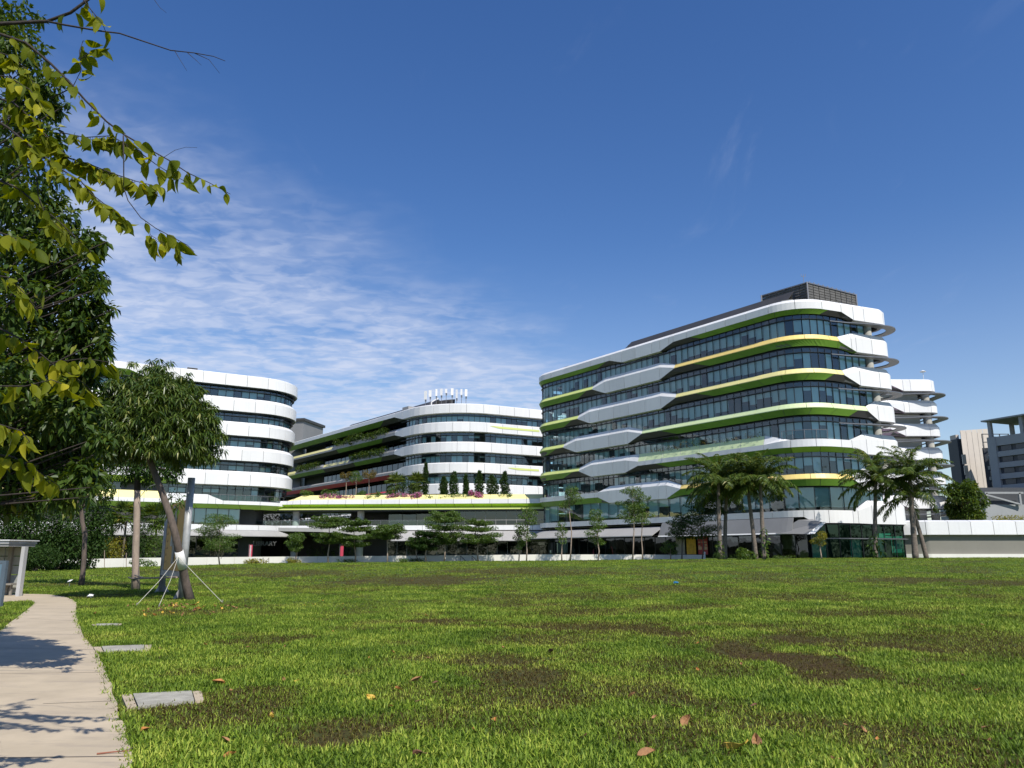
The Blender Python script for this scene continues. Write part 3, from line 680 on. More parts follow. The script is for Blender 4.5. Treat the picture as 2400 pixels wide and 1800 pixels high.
# first band: thin white ledge, deep wrapped end
z = LV[0]; e, f = sa(z4(310), z), sa(z4(400), z); g, h = sa(z4(780), z), sa(z4(905), z)
P1A = ((-.8,.55),(0,.50),(0,-.30),(-1.0,-.45)); P1B = ((-.8,.55),(0,.50),(0,-1.05),(-1.0,-1.15)); P1C = ((-.7,1.85),(-.02,1.2),(0,-1.1),(-1.0,-1.2))
band(FR, z, [(0,P1A),(e,P1A),(f,P1B),(g,P1B),(h,P1C)], [(0,M_WHITE,M_WHITE)], [(0,0,M_DARK)], bR, 0, END, phase=2.0)
gR = Glazing(bR, 3)
sE = [sa(x, zz) for x, zz in ((2036,28.7),(2042,24.2),(2068,19.7),(2060,15.2),(2075,10.7),(2085,6.2))]
for i in range(1, 6):
    zc = LV[i]; up = LV[i+1]; se = sE[5-i]
    scn = sa(1885, zc); gR.row(FR, 3, scn, zc+.30, up-1.18, zt=up-1.85, w=1.2, off=-.62, blind=.86, drop=.62)
    gR.row(FR, scn, se, zc+.30, up-1.18, zt=up-1.85, w=1.2, off=-.62, blind=.74, drop=.97, depth=.12)
    fin(FR, 3, se+.5, -.60, -.40, up-1.78, bR, .07, mat=M_FRAME)
    fin(FR, se-6.5, END-2, .05, 1.25, up-1.98, bR, .12, taper0=8.0)
    fin(FR, se-1.0, END-2, -1.0, -.55, up-1.60, bR, .10)
    # open corner: recessed wall, round column
    strip(FR, se, END-1, -3.2, zc-.2, -3.2, up-.8, 'recessed_wall', M_CONC, bR)
    p = FR.pos(se+1.3, -1.35, 0); mb = MB(); mb.tube([(p[0],p[1],zc-.3),(p[0],p[1],up-.9)], .62, 16, caps=False); mb.build('column', M_CONC, bR, True)
    p, q = FR.pos(se, -.62, 0), FR.pos(se, -3.2, 0); mb = MB(); mb.quad((p[0],p[1],zc),(q[0],q[1],zc),(q[0],q[1],up-1.2),(p[0],p[1],up-1.2)); mb.build('return_pane', M_GLASS, bR)
# level above the first ledge: tall panes
gR.row(FR, 3, sE[5], LV[0]+.45, LV[1]-1.1, w=2.2, off=-.7, blind=.55, drop=.85)
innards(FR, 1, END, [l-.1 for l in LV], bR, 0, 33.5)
# ground floor glass and canopies
sg0 = sa(z4(380), 2); sg1 = sa(z4(1215), 2)
gR.row(FR, 3, sg0-.6, .3, 4.6, w=2.2, off=-1.6, mat=M_GLASSD, blind=.15)
gR.row(FR, sg0, END-3, .4, 5.0, zt=3.35, w=1.85, off=-.35, mat=M_GLASSG, blind=.45, drop=1.0)
strip(FR, sg0, END-3, -.3, 3.32, .05, 3.32, 'transom_ledge', M_FIN, bR, th=.09)
sc0, sc1 = 4.0, sa(1552, 5)
n = 9
for k in range(n):
    a, b = sc0+(sc1-sc0)*k/n+.02, sc0+(sc1-sc0)*(k+1)/n-.02
    strip(FR, a, b, -.2, 5.35, 2.2, 4.05, 'canopy_panel', M_GREYP, bR, th=.10)
    strip(FR, a, b, 2.2, 4.05, 2.22, 3.92, 'canopy_edge', M_GREYP, bR)
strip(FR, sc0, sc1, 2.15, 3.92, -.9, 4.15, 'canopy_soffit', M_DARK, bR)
se_ = sa(1862, 5)
strip(FR, sc1, se_, .02, 5.85, .9, 4.0, 'grey_fascia', M_MID, bR, th=.12)
strip(FR, sc1, se_, .9, 4.0, 1.0, 3.86, 'fascia_edge', M_WHITE, bR, th=.05)
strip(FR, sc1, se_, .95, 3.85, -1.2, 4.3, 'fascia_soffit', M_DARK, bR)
# folded entrance canopy beyond the palms
mb = MB(); A = FR.pos(se_-2.0, 1.0, 3.92); B_ = FR.pos(se_+1.6, 2.4, 3.75); C_ = FR.pos(se_+3.0, 1.4, 5.2); D_ = FR.pos(se_+.6, .1, 5.55); E_ = FR.pos(se_+2.2, .1, 5.6)
mb.poly([A, B_, C_, D_]); mb.poly([D_, C_, E_]); mb.poly([B_, FR.pos(se_+2.2, 2.2, 3.8), FR.pos(se_+3.4, 1.3, 5.2), C_], 1); mb.poly([A, FR.pos(se_+.5, -1, 4.2), FR.pos(se_+2.5, -1, 4.3), B_], 2)
mb.build('entrance_canopy', [M_MID, M_WHITE, M_DARK], bR)
# glass balustrade on the third ledge, by the corner
r0, r1 = sa(z2(470), 16), sa(z2(905), 16)
def balustrade(Fc, s0, s1, off, z, parent, h=1.1, w=1.5, mat=None):
    n = max(1, int(round((s1-s0)/w))); q = np.linspace(s0, s1, n+1); mb = MB()
    for k in range(n+1): mb.bar(Fc.pos(q[k], off, z), Fc.pos(q[k], off, z+h), .05)
    for k in range(n): mb.bar(Fc.pos(q[k], off, z+h), Fc.pos(q[k+1], off, z+h), .06)
    rl = mb.build('handrail', M_FIN, parent)
    for k in range(n):
        a, b = Fc.pos(q[k]+.04, off, z+.06), Fc.pos(q[k+1]-.04, off, z+.06); m2 = MB()
        m2.quad(a, b, (b[0],b[1],z+h-.05), (a[0],a[1],z+h-.05)); m2.build('rail_pane', M_RAIL, parent)
balustrade(FR, r0, r1, -.45, LV[2]+.5, bR)
gR.done()
# roof: plant screens
def roof_plane(Fc, s0, s1, o0, z0, o1, z1, parent, name='roof_screen', mat=None): return strip(Fc, s0, s1, o0, z0, o1, z1, name, mat or M_ROOF, parent, th=.12)
rf = MB(); rf.poly([Fc for Fc in [FR.pos(x, -.6, 33.3) for x in FR.cuts(1, END)]]); rf.build('roof_deck', M_CONC, bR)
s_a, s_b = sa(1405, 35), sa(1800, 35)
mbp = MB(); mbr = MB(); npan = 12
for k in range(npan):
    u0 = s_a+1.5+(s_b-s_a-1.5)*k/npan+.02; u1 = s_a+1.5+(s_b-s_a-1.5)*(k+1)/npan-.02
    strip(FR, u0, u1, -4.2, 35.2, -6.0, 37.0, 'roof_screen', M_ROOF, bR, th=.08)
a0, a1, a2 = FR.pos(s_a-3.4, -4.6, 33.4), FR.pos(s_a+1.5, -4.2, 35.2), FR.pos(s_a+1.5, -6.0, 37.0)
mbp.poly([a0, FR.pos(s_a+1.5, -4.2, 33.4), a1, a2]); mbp.build('roof_screen_end', M_ROOF, bR)
for k in range(25):
    u = s_a+1+(s_b-s_a)*k/24; mbr.bar(FR.pos(u, -4.3, 33.3), FR.pos(u, -4.3, 35.2), .14)
for zz in (34.0, 34.5, 34.95): mbr.bar(FR.pos(s_a+1, -4.3, zz), FR.pos(s_b, -4.3, zz), .07, .12)
mbr.build('screen_frame', M_ROOF2, bR)
strip(FR, s_a+1, s_b, -5.6, 33.3, -5.6, 36.5, 'plant_wall', M_ROOF2, bR)
# plant box: louvred blades with corner trims
BX = [(36.3,106.6), (40.8,100.9), (49.9,106.2), (45.6,112.6)]
for i in range(3):
    (xa, ya), (xb, yb) = BX[i], BX[i+1]; L_ = math.hypot(xb-xa, yb-ya); n = int(L_/1.15)
    for k in range(n):
        t0, t1 = k/n+.006, (k+1)/n-.006; mb = MB()
        for q in range(12):
            zz = 33.4+q*.385
            mb.quad((xa+(xb-xa)*t0, ya+(yb-ya)*t0, zz), (xa+(xb-xa)*t1, ya+(yb-ya)*t1, zz), (xa+(xb-xa)*t1+.05, ya+(yb-ya)*t1+.10, zz+.40), (xa+(xb-xa)*t0+.05, ya+(yb-ya)*t0+.10, zz+.40))
        mb.build('louvre_panel', M_ROOF2, bR)
mb = MB(); mb.poly([(x, y, 37.95) for x, y in BX]); mb.build('plant_roof', M_ROOF, bR)
mb = MB()
for i in range(4): x, y = BX[i]; mb.bar((x-.05, y-.08, 33.3), (x-.05, y-.08, 38.15), .16)
for i in range(3): mb.bar((*BX[i], 38.08), (*BX[i+1], 38.08), .14, .16)
for k in range(11):
    t = (k+.5)/11; mb.bar((BX[1][0]+(BX[2][0]-BX[1][0])*t, BX[1][1]+(BX[2][1]-BX[1][1])*t, 38.1), (BX[1][0]+(BX[2][0]-BX[1][0])*t, BX[1][1]+(BX[2][1]-BX[1][1])*t, 38.35), .10)
mb.build('plant_trim', M_FIN, bR)
mb = MB(); mb.bar((40.4,101,38), (40.4,101,39.3), .05); mb.bar((40.1,101,39.0), (40.1,101,39.35), .04); mb.bar((40.1,101,39.0), (40.7,101,39.0), .04); mb.bar((40.7,101,39.0), (40.7,101,39.35), .04); mb.build('lightning_rod', M_FIN, bR)
mb = MB(); p = FR.pos(s_a-3.6, -4.5, 33.3); mb.box(p, 1.6, 1.6, 1.3, .6); mb.build('roof_cabinet', M_GREYP, bR)
mb = MB()
for k in range(4): p = FR.pos(7.5+k*.55, -.9, 33.8); mb.bar(p, (p[0], p[1], 34.4), .06); mb.box((p[0], p[1], 34.35), .35, .2, .22, .4)
mb.build('roof_lamp', M_WHITE, bR)
for x_ in (z2(520), z2(935), z1(430)):
    s_ = sa(x_, 34); mb = MB(); p = FR.pos(s_, -1.1, 34.05); mb.box(p, 1.4, .25, .25, math.atan2(FR.pn(s_)[1][1], FR.pn(s_)[1][0])+math.pi/2); mb.build('roof_rail_box', M_CONC, bR)

# ================= rear wing on the right
FB = Facade([(38,152), (62,143.2), (81.5,143.6), (82.5,180)], [0,4,2.2,0])
bB = empty('campus_building', (70,155,.8), 'white wing with stacked rounded slabs and mauve soffits behind the tall banded building', 'building', 'banded campus buildings')
gB = Glazing(bB, 5); Bend = FB.len-10; BHI = FB.len-39
for i, zc in enumerate(LV):
    m0 = FB.at(z2(1470)+i*-3, zc, 0, BHI); m1 = FB.at(z2(1600)-i*3, zc, 0, BHI)
    nar = ((-.5,1.25),(0,.6),(0,.2),(-.9,-.95)) if i < 6 else ((-.5,.85),(-.05,.6),(0,-.1),(-1.0,-1.0))
    wid = ((-.5,1.25),(0,.6),(0,-1.15),(-.6,-1.25)) if i < 6 else ((-.5,.85),(-.05,.6),(0,-1.5),(-1.0,-1.6))
    band(FB, zc, [(0,nar),(m0,nar),(m1,wid)], [(0,M_WHITE,M_WHITE)], [(0,0,M_MAUVE),(m1,m1,M_WHITE)], bB, 6, Bend, plen=4.2, phase=.7*i)
    if i < 6:
        up = LV[i+1]; s_c = FB.at(2160+(6-i)*4, zc+2, 0, BHI)
        strip(FB, 6, s_c, -1.6, zc+.3, -1.6, up-1.2, 'recessed_wall', M_CONC, bB)
        p = FB.pos(s_c+1.6, -1.6, 0); mb = MB(); mb.tube([(p[0],p[1],zc-.2),(p[0],p[1],up-.8)], .75, 16, caps=False); mb.build('column', M_CONC, bB, True)
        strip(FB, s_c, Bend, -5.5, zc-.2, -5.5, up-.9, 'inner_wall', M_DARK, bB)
        fin(FB, s_c-7, Bend-3, .0, 1.7, up-2.15, bB, .16, taper0=9)
        fin(FB, 6, Bend-3, -.95, -.45, up-1.72, bB, .10)
        strip(FB, 6, Bend, -6, zc-.15, -1.0, zc-.15, 'floor_slab', M_CEIL, bB, th=.4)
mb = MB(); mb.poly([FB.pos(x, -.6, 33.4) for x in FB.cuts(6, Bend)]); mb.build('roof_deck', M_CONC, bB)
mb = MB()
for k in range(9): p = FB.pos(20+k*1.4, -3.2, 33.4); mb.bar(p, (p[0], p[1], 35.0), .05)
p, q = FB.pos(20, -3.2, 35), FB.pos(31.2, -3.2, 35); mb.bar(p, q, .05); mb.build('roof_rail', M_FIN, bB)
mb = MB(); p = at(2163, 872, 147); mb.bar((p[0], p[1], 33.4), p, .06); mb.tube([p, p+Vector((0,0,.1)), p+Vector((0,0,.35))], [.5, .55, .1], 12); mb.build('roof_lamp', M_WHITE, bB)
# one-storey range to the right
FP = Facade([(49.0,103.0), (53.5,100.6), (110,99.0)], [0,1.5,0]); bP = empty('podium_wall', (75,101,.9), 'long low range with white capping panels over a plain grey wall', 'building')
PCAP = ((-.9,.95),(-.05,.75),(0,-.9),(-1.0,-1.0))
band(FP, 4.75, [(0,PCAP)], [(0,M_WHITE,M_WHITE)], [(0,0,M_WHITE)], bP, 2, FP.len, plen=2.85)
strip(FP, 2, FP.len, -.55, -.2, -.55, 4.0, 'grey_wall', mk('warm_grey_wall', (.205,.195,.165), .8, .05, .4, streak=.1), bP)
strip(FP, 2, FP.len, -.25, .2, -.25, 1.42, 'plinth', M_WALLW, bP); strip(FP, 2, FP.len, -.55, 1.42, -.25, 1.42, 'plinth_top', M_WALLW, bP)
mb = MB(); mb.poly([FP.pos(2,-.9,5.65), FP.pos(FP.len,-.9,5.65), (110,160,5.65), (60,160,5.65)]); mb.build('roof_deck', M_CONC, bP)

# ================= centre building
FM = Facade([(-71,237), (-15.7,164.3), (36,192.5)], [0,15,0])
bM = empty('campus_building', (-15,185,.5), 'white banded building with rooftop antennas behind the planted terrace', 'building', 'banded campus buildings')
def sm(px, z): return FM.at(px, z)
LM = [6.2, 10.7, 15.3, 19.9, 24.5, 29.0, 33.4]; gM = Glazing(bM, 8); s0m = 4.0
CWt = ((-.8,1.15),(-.05,.85),(.0,-1.15),(-1.0,-1.3)); CNl = ((-.4,.45),(0,.10),(0,-.45),(-.8,-1.35)); CPl = ((-.5,1.0),(0,.35),(0,-.35),(-.8,-1.25))
CNy = ((-.35,.70),(0,.0),(0,-.45),(-.8,-1.3))
z = LM[6]; a, b = sm(z5(1045), z), sm(z5(1115), z)
band(FM, z, [(0,((-.5,.8),(-.05,.55),(0,-.35),(-1.0,-1.45))),(a,((-.5,.8),(-.05,.55),(0,-.35),(-1.0,-1.45))),(b,((-.5,.8),(-.05,.55),(0,-1.35),(-1.0,-1.5)))], [(0,M_WHITE,M_WHITE)],
     [(0,0,M_GREEN),(a-5,a-9,M_DARK),(b,b,M_WHITE)], bM, s0m, FM.len, plen=3.9)
a, b, y1, y2 = [sm(z5(q), LM[5]) for q in (1050, 1120, 505, 545)]
band(FM, LM[5], [(0,CNy),(y1,CNy),(y2,CPl),(a,CPl),(b,CWt)], [(0,M_YEL,M_GREYP),(y1,M_MID,M_GREYP),(a,M_WHITE,M_WHITE)], [(0,0,M_DARK),(y2,y2,M_GREEN),(a-6,a-8,M_DARK),(b,b,M_WHITE)], bM, s0m, FM.len, plen=3.9, phase=.8)
a, b, y0, y1, y2 = [sm(z5(q), LM[4]) for q in (1045, 1110, 430, 645, 690)]
band(FM, LM[4], [(0,CNy),(sm(z5(190),LM[4]),CNy),(sm(z5(215),LM[4]),CPl),(y0-1,CPl),(y0,CNy),(y1,CNy),(y2,CPl),(a,CPl),(b,CWt)], [(0,M_YEL,M_YEL),(sm(z5(190),LM[4]),M_GREYP,M_GREYP),(y0,M_YEL,M_GREYP),(y1,M_MID,M_GREYP),(a,M_WHITE,M_WHITE)], [(0,0,M_GREEN),(y0,y0,M_DARK),(y2,y2,M_GREEN),(a-6,a-8,M_DARK),(b,b,M_WHITE)], bM, s0m, FM.len, plen=3.9, phase=1.9)
a, b, e = sm(z5(1040), LM[3]), sm(z5(1110), LM[3]), sm(z5(1105), LM[3])
band(FM, LM[3], [(0,CNl),(a,CNl),(b,CWt)], [(0,M_GREYP,M_GREYP),(a,M_WHITE,M_WHITE)], [(0,0,M_RED),(b,b,M_WHITE)], bM, s0m, FM.len, plen=3.9, phase=.3)
a, b = sm(z5(1060), LM[2]), sm(z5(1150), LM[2])
band(FM, LM[2], [(0,CNl),(a,CNl),(b,CWt)], [(0,M_RED,M_GREYP),(a,M_WHITE,M_WHITE)], [(0,0,M_RED),(b,b,M_WHITE)], bM, s0m, FM.len, plen=3.9, phase=2.3)
band(FM, LM[1], [(0,CNl)], [(0,M_WHITE,M_WHITE)], [(0,0,M_DARK)], bM, s0m, FM.len, plen=6)
scor = sm(z5(1120), 28)
for i in range(1, 6):
    zc, up = LM[i], LM[i+1]
    gM.row(FM, scor, FM.len-12, zc+.9, up-1.35, zt=up-1.95, w=1.36, blind=.7, drop=.9, depth=.12)
    gM.row(FM, s0m+20, scor-.2, zc-.2, up-1.3, w=2.7, off=-3.6, mat=M_GLASSD, blind=.08)
    strip(FM, s0m, scor, -3.6, zc-.25, -1.0, zc-.25, 'balcony_floor', M_MID, bM, th=.3)
    fin(FM, scor-2, FM.len-10, -.98, -.65, up-1.9, bM, .07, mat=M_FRAME)
# green accents on two white bands
for (zz, xa, xb) in ((LM[5], 1870, 2300), (LM[3]+0.0, 2030, 2300)):
    a, b = sm(z5(xa), zz), sm(z5(xb), zz); mb = MB(); mb.poly([FM.pos(a, .03, zz+.25), FM.pos(a+2.5, .03, zz-.15), FM.pos(b, .03, zz-.15), FM.pos(b, .03, zz+.28), FM.pos(a+1, .03, zz+.33)]); mb.build('green_accent_panel', M_LIME, bM)
innards(FM, s0m, FM.len-8, [l-.1 for l in LM], bM, 5, 33.6, deep=6)
gM.done()
mb = MB(); mb.poly([FM.pos(x, -.6, 33.5) for x in FM.cuts(s0m, FM.len)]+[(-20,230,33.5)]); mb.build('roof_deck', M_CONC, bM)
ra, rb = sm(z5(440), 35), sm(z5(1225), 36)
for k in range(10):
    u0 = ra+2.5+(rb-ra-2.5)*k/10+.02; u1 = ra+2.5+(rb-ra-2.5)*(k+1)/10-.02
    strip(FM, u0, u1, -5, 35.3, -7, 36.9, 'roof_screen', M_ROOF, bM, th=.1)
mb = MB(); mb.poly([FM.pos(ra-2, -5.4, 33.5), FM.pos(ra+2.5, -5, 33.5), FM.pos(ra+2.5, -5, 35.3), FM.pos(ra+2.5, -7, 36.9)]); mb.poly([FM.pos(rb, -5, 33.5), FM.pos(rb, -12, 33.5), FM.pos(rb, -7, 36.9), FM.pos(rb, -5, 35.3)]); mb.build('roof_screen_end', M_ROOF, bM)
strip(FM, ra+2, rb, -5.5, 33.5, -5.5, 35.5, 'plant_wall', M_ROOF2, bM)
strip(FM, rb, rb+9, -6.0, 33.5, -6.6, 36.4, 'plant_screen', M_ROOF, bM, th=.1)
mb = MB(); p = at(z5(1240), 941, 176)
for q in ((z5(1245), 936), (z5(1238), 941), (z5(1250), 948)): pass
mb.bar(FM.pos(rb, -4.9, 33.6), FM.pos(rb, -4.9, 36.0), .25); mb.bar(FM.pos(rb, -4.9, 36.0), FM.pos(rb+.4, -6.6, 37.1), .25); mb.build('screen_trim', M_WHITE, bM)
mb = MB(); p = FM.pos(sm(z5(1080), 34), -3, 33.5); mb.box(p, 2.6, 2.2, 2.0, -.86); mb.build('roof_cabinet', M_GREYP, bM)
mb = MB(); p = at(z5(2068), 949, 182); mb.box((p.x, p.y, 33.5), p.z*0+.7, .4, 1.3, .4); mb.build('roof_marker', M_RED, bM)
# antennas on the roof
for k, (x_, yt, yb, w_) in enumerate(((1318,135,208,.62),(1358,128,185,.62),(1411,118,178,.45),(1455,115,172,.5),(1496,117,152,.5),(1547,112,170,.62),(1587,122,196,.42),(1628,118,170,.45),(1667,120,180,.6))):
    Yd = 171.5+k*.45; t_, b_ = at(z5(x_), 880+.27125*yt, Yd), at(z5(x_), 880+.27125*yb, Yd); h = t_.z-b_.z
    an = empty('antenna', (t_.x, Yd, 33.5), 'white panel antenna on a thin mast on the roof of the middle building', 'antenna', 'antennas on the roof')
    mb = MB(); mb.box((t_.x, Yd, b_.z), w_, .22, h, .25*(k % 3-1)); mb.build('panel', M_WHITE, an)
    mb = MB(); mb.bar((t_.x+.02, Yd+.2, 33.4), (t_.x+.02, Yd+.2, b_.z+h*.8), .11); mb.bar((t_.x, Yd, b_.z+.15), (t_.x, Yd+.22, b_.z+.15), .09); mb.bar((t_.x-.1, Yd+.15, b_.z-.3), (t_.x+.2, Yd+.25, b_.z-.3), .16, .5); mb.build('mast', M_FIN, an)

# ================= left building
FL = Facade([(-125,95.2), (-38.2,147.6), (-66,180)], [0,9.0,0], 6)
bL = empty('campus_building', (-62,142,0), 'white banded building with a rounded end behind the leaning tree', 'building', 'banded campus buildings')
def slx(px, z): return FL.at(px, z, 0, FL.len-18)
gL = Glazing(bL, 11); s0l = 14.0; Lend = FL.len-8
LWt = ((-.7,1.3),(-.05,.8),(.02,-.2),(0,-1.25)); LWt = ((-.7,1.35),(-.03,.75),(0,-1.25),(-1.0,-1.38))
LL = [5.9, 10.5, 14.8, 19.3, 23.9, 28.4, 33.2]
gd = {6: (z6(380), z6(520), M_LIMEG), 5: None, 4: None, 3: (z6(820), z6(1120), M_LIMEG), 2: (z6(700), z6(840), M_LIMEG)}
for i in range(2, 7):
    zc = LL[i]; prof = LWt if i < 6 else ((-.5,.95),(-.05,.7),(0,-1.3),(-1.0,-1.45)); keys = [(0,prof)]; so_ = [(0,0,M_WHITE)]
    if gd.get(i):
        a, b = slx(gd[i][0], zc), slx(gd[i][1], zc); nar = (prof[0], prof[1], (0,-.35), (-1.0,-1.4)); keys = [(0,nar),(a,nar),(b,prof)]; so_ = [(0,0,M_DARK),(max(s0l+1, a-9),max(s0l+1, a-12),gd[i][2]),(b,b,M_WHITE)]
    band(FL, zc, keys, [(0,M_WHITE,M_WHITE)], so_, bL, s0l, Lend, plen=3.9, phase=.9*(i % 3))
    if i < 6: gL.row(FL, s0l, Lend-2, zc+.7, LL[i+1]-1.45, zt=LL[i+1]-2.1, w=1.42, blind=.7, drop=.55); fin(FL, s0l, Lend, -.98, -.55, LL[i+1]-2.04, bL, .08, mat=M_FRAME); fin(FL, s0l, Lend, -.98, -.2, LL[i+1]-1.42, bL, .08, mat=M_FRAME)
zc = LL[1]; a, b, c, d = slx(z6(250), zc), slx(z6(120), zc), slx(z6(1060), zc), slx(z6(1190), zc); y0 = slx(z6(190), zc)
gL.row(FL, slx(z6(640), zc), Lend-2, zc+.2, LL[2]-1.4, zt=LL[2]-1.95, w=1.42, blind=.5, drop=.4)
gL.row(FL, s0l, slx(z6(300), zc), zc+1.0, LL[2]-1.4, w=1.42, blind=.6)
strip(FL, slx(z6(300), zc), slx(z6(640), zc), -3.2, zc, -3.2, LL[2]-1.2, 'recessed_wall', M_MID, bL)
LTt = ((-.95,1.55),(0,.25),(0,-.40),(-1.0,-1.2)); LLw = ((-.5,.25),(0,.2),(0,-.40),(-1.0,-1.2)); LHi = ((-.5,1.25),(-.03,1.1),(0,-.40),(-1.0,-1.2))
band(FL, zc, [(0,LTt),(slx(z6(640),zc),LTt),(slx(z6(660),zc),LHi),(c,LHi),(d,LLw)], [(0,M_YEL,M_WHITE),(slx(z6(640),zc),M_WHITE,M_WHITE)], [(0,0,M_DARK),(slx(z6(80),zc),slx(z6(150),zc),M_LIMEG)], bL, s0l, Lend, plen=3.9)
balustrade(FL, d-2, Lend-6, -.35, zc+.2, bL, w=1.45)
gL.row(FL, slx(z6(640), 8), slx(z6(1345), 8), LL[0]+.5, LL[1]-1.2, w=1.9, blind=.7, drop=.8)
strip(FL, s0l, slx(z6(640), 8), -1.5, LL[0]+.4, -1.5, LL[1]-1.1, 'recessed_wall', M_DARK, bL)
band(FL, LL[0], [(0,((-.7,.6),(0,.5),(0,-.35),(-1.0,-.6)))], [(0,M_WHITE,M_WHITE)], [(0,0,M_GREYP)], bL, s0l, Lend, plen=3.9)
gL.row(FL, s0l, slx(z6(1345), 3), -.3, LL[0]-.8, w=2.4, off=-1.8, mat=M_GLASSD, blind=.2)
strip(FL, s0l, Lend, .6, LL[0]-.4, 2.0, LL[0]-1.35, 'canopy', M_GREYP, bL, th=.14)
innards(FL, s0l, Lend, [l-.1 for l in LL], bL, -1, 33.4)
gL.done()
mb = MB(); mb.poly([FL.pos(x, -.6, 33.4) for x in FL.cuts(s0l, Lend)]+[(-110,150,33.4)]); mb.build('roof_deck', M_CONC, bL)
mb = MB(); p = at(z6(925), 863, 143); mb.box((p.x, p.y, 33.4), 1.8, .8, p.z-33.4, .5); mb.build('roof_cabinet', M_ROOF, bL)
# dark roof further back between the two buildings
rbk = empty('roof_block', (-72,240,0), 'dark flat-roofed block far back between the round-ended and the middle building', 'building')
mb = MB(); mb.box((-76,245,0), 26, 14, 41.5, -.2); mb.build('wall', M_MID, rbk); mb = MB(); mb.box((-76,245,41.5), 27, 15, .8, -.2); mb.build('roof', M_ROOF, rbk)

# ================= podium with planted terrace between the buildings
FD = Facade([(-62,150.5), (-48,147.2), (6.5,142.9)], [0,3,0])
bD = empty('podium', (-22,150,.4), 'low open podium with yellow planter trough between the three tall buildings', 'building')
def sd(px, z): return FD.at(px, z, 6)
t0, t1 = sd(z5(120), 10.7), sd(z5(235), 10.7)
PTD = ((-1.2,1.62),(-.05,.72),(0,-.12),(-1.2,-.75)); PLD = ((-.6,.55),(-.05,.5),(0,-.15),(-1.2,-.75))
band(FD, 10.6, [(0,PLD),(t0,PLD),(t1,PTD)], [(0,M_WHITE,M_WHITE),(t0,M_YEL,M_WHITE)], [(0,0,M_LIMEG)], bD, 4, FD.len, plen=3.4)
strip(FD, 4, FD.len, -1.1, 9.86, -1.0, 9.45, 'lower_fascia', M_LIME, bD); strip(FD, 4, FD.len, -1.0, 9.45, -12, 9.35, 'podium_soffit', M_MID, bD)
strip(FD, 4, FD.len, -.9, 9.75, .15, 9.60, 'lime_lip', M_LIME, bD, th=.18); strip(FD, 4, FD.len, -.8, 9.5, -.1, 9.4, 'dark_lip', M_DARK, bD, th=.25)
strip(FD, 4, FD.len, -1.1, 11.95, -20, 11.95, 'terrace_soil', M_LAWN, bD)
PB1 = ((-.8,.55),(-.03,.5),(0,-.35),(-1.0,-.5))
band(FD, 6.0, [(0,PB1)], [(0,M_WHITE,M_WHITE)], [(0,0,M_DARK)], bD, 4, FD.len, plen=3.4, phase=1.1)
strip(FD, 4, FD.len, -.5, 6.35, -14, 6.35, 'terrace_floor', M_CONC, bD, th=.5)
balustrade(FD, 5, sd(z5(1560), 6.5), -.5, 6.4, bD, w=1.75)
gD = Glazing(bD, 13); sx = sd(z5(1560), 8)
gD.row(FD, sx, FD.len, 6.6, 9.3, zt=None, w=1.9, off=-1.2, mat=M_GLASSD, blind=.1, frame=M_GREYP, bars=[7.5])
gD.row(FD, sd(z5(960), 3), FD.len, .5, 4.2, w=1.9, off=-2.4, mat=M_GLASSD, blind=.05, frame=M_GREYP)
gD.row(FD, sd(z5(930), 8), sx, 6.5, 9.3, w=2.6, off=-6, mat=M_GLASSD, blind=.1)
gD.done()
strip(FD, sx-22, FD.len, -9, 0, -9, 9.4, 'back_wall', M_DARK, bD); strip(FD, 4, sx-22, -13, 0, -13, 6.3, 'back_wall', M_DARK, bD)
for x_ in (z5(167), z5(735)):
    p = FD.pos(sd(x_, 8), -1.9, 0); mb = MB(); mb.tube([(p[0],p[1],.2),(p[0],p[1],9.5)], .66, 20, caps=False); mb.build('column', M_CONC, bD, True)
n = 7; ca, cb = sd(z5(1040), 5), FD.len
for k in range(n):
    a, b = ca+(cb-ca)*k/n+.02, ca+(cb-ca)*(k+1)/n-.02
    strip(FD, a, b, -.1, 5.5, 1.9, 3.75, 'canopy_panel', M_GREYP, bD, th=.1)
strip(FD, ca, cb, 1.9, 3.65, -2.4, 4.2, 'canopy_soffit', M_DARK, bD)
# folded grey entrance canopy in front of the ledge
mb = MB(); E = [(z5(45),1315,1345), (z5(430),1318,1352), (z5(640),1325,1368), (z5(800),1350,1392)]
T = []; B_ = []
for (x_, yt, yb), Yd in zip(E, (138, 138, 139.5, 142)):
    T.append(at(x_, 880+.27125*yt, Yd)); B_.append(at(x_, 880+.27125*yb, Yd))
for i in range(3): mb.quad(B_[i], B_[i+1], T[i+1], T[i], 0)
K = [Vector((t.x, 146, t.z-.1)) for t in T]; 
for i in range(3): mb.quad(T[i], T[i+1], K[i+1], K[i], 0); mb.quad(B_[i], (K[i].x, K[i].y+2, 4.6), (K[i+1].x, K[i+1].y+2, 4.6), B_[i+1], 1)
mb.quad(B_[0], T[0], K[0], (K[0].x, K[0].y+2, 4.6), 0)
mb.build('entrance_canopy', [M_GREYP, M_DARK], bD)
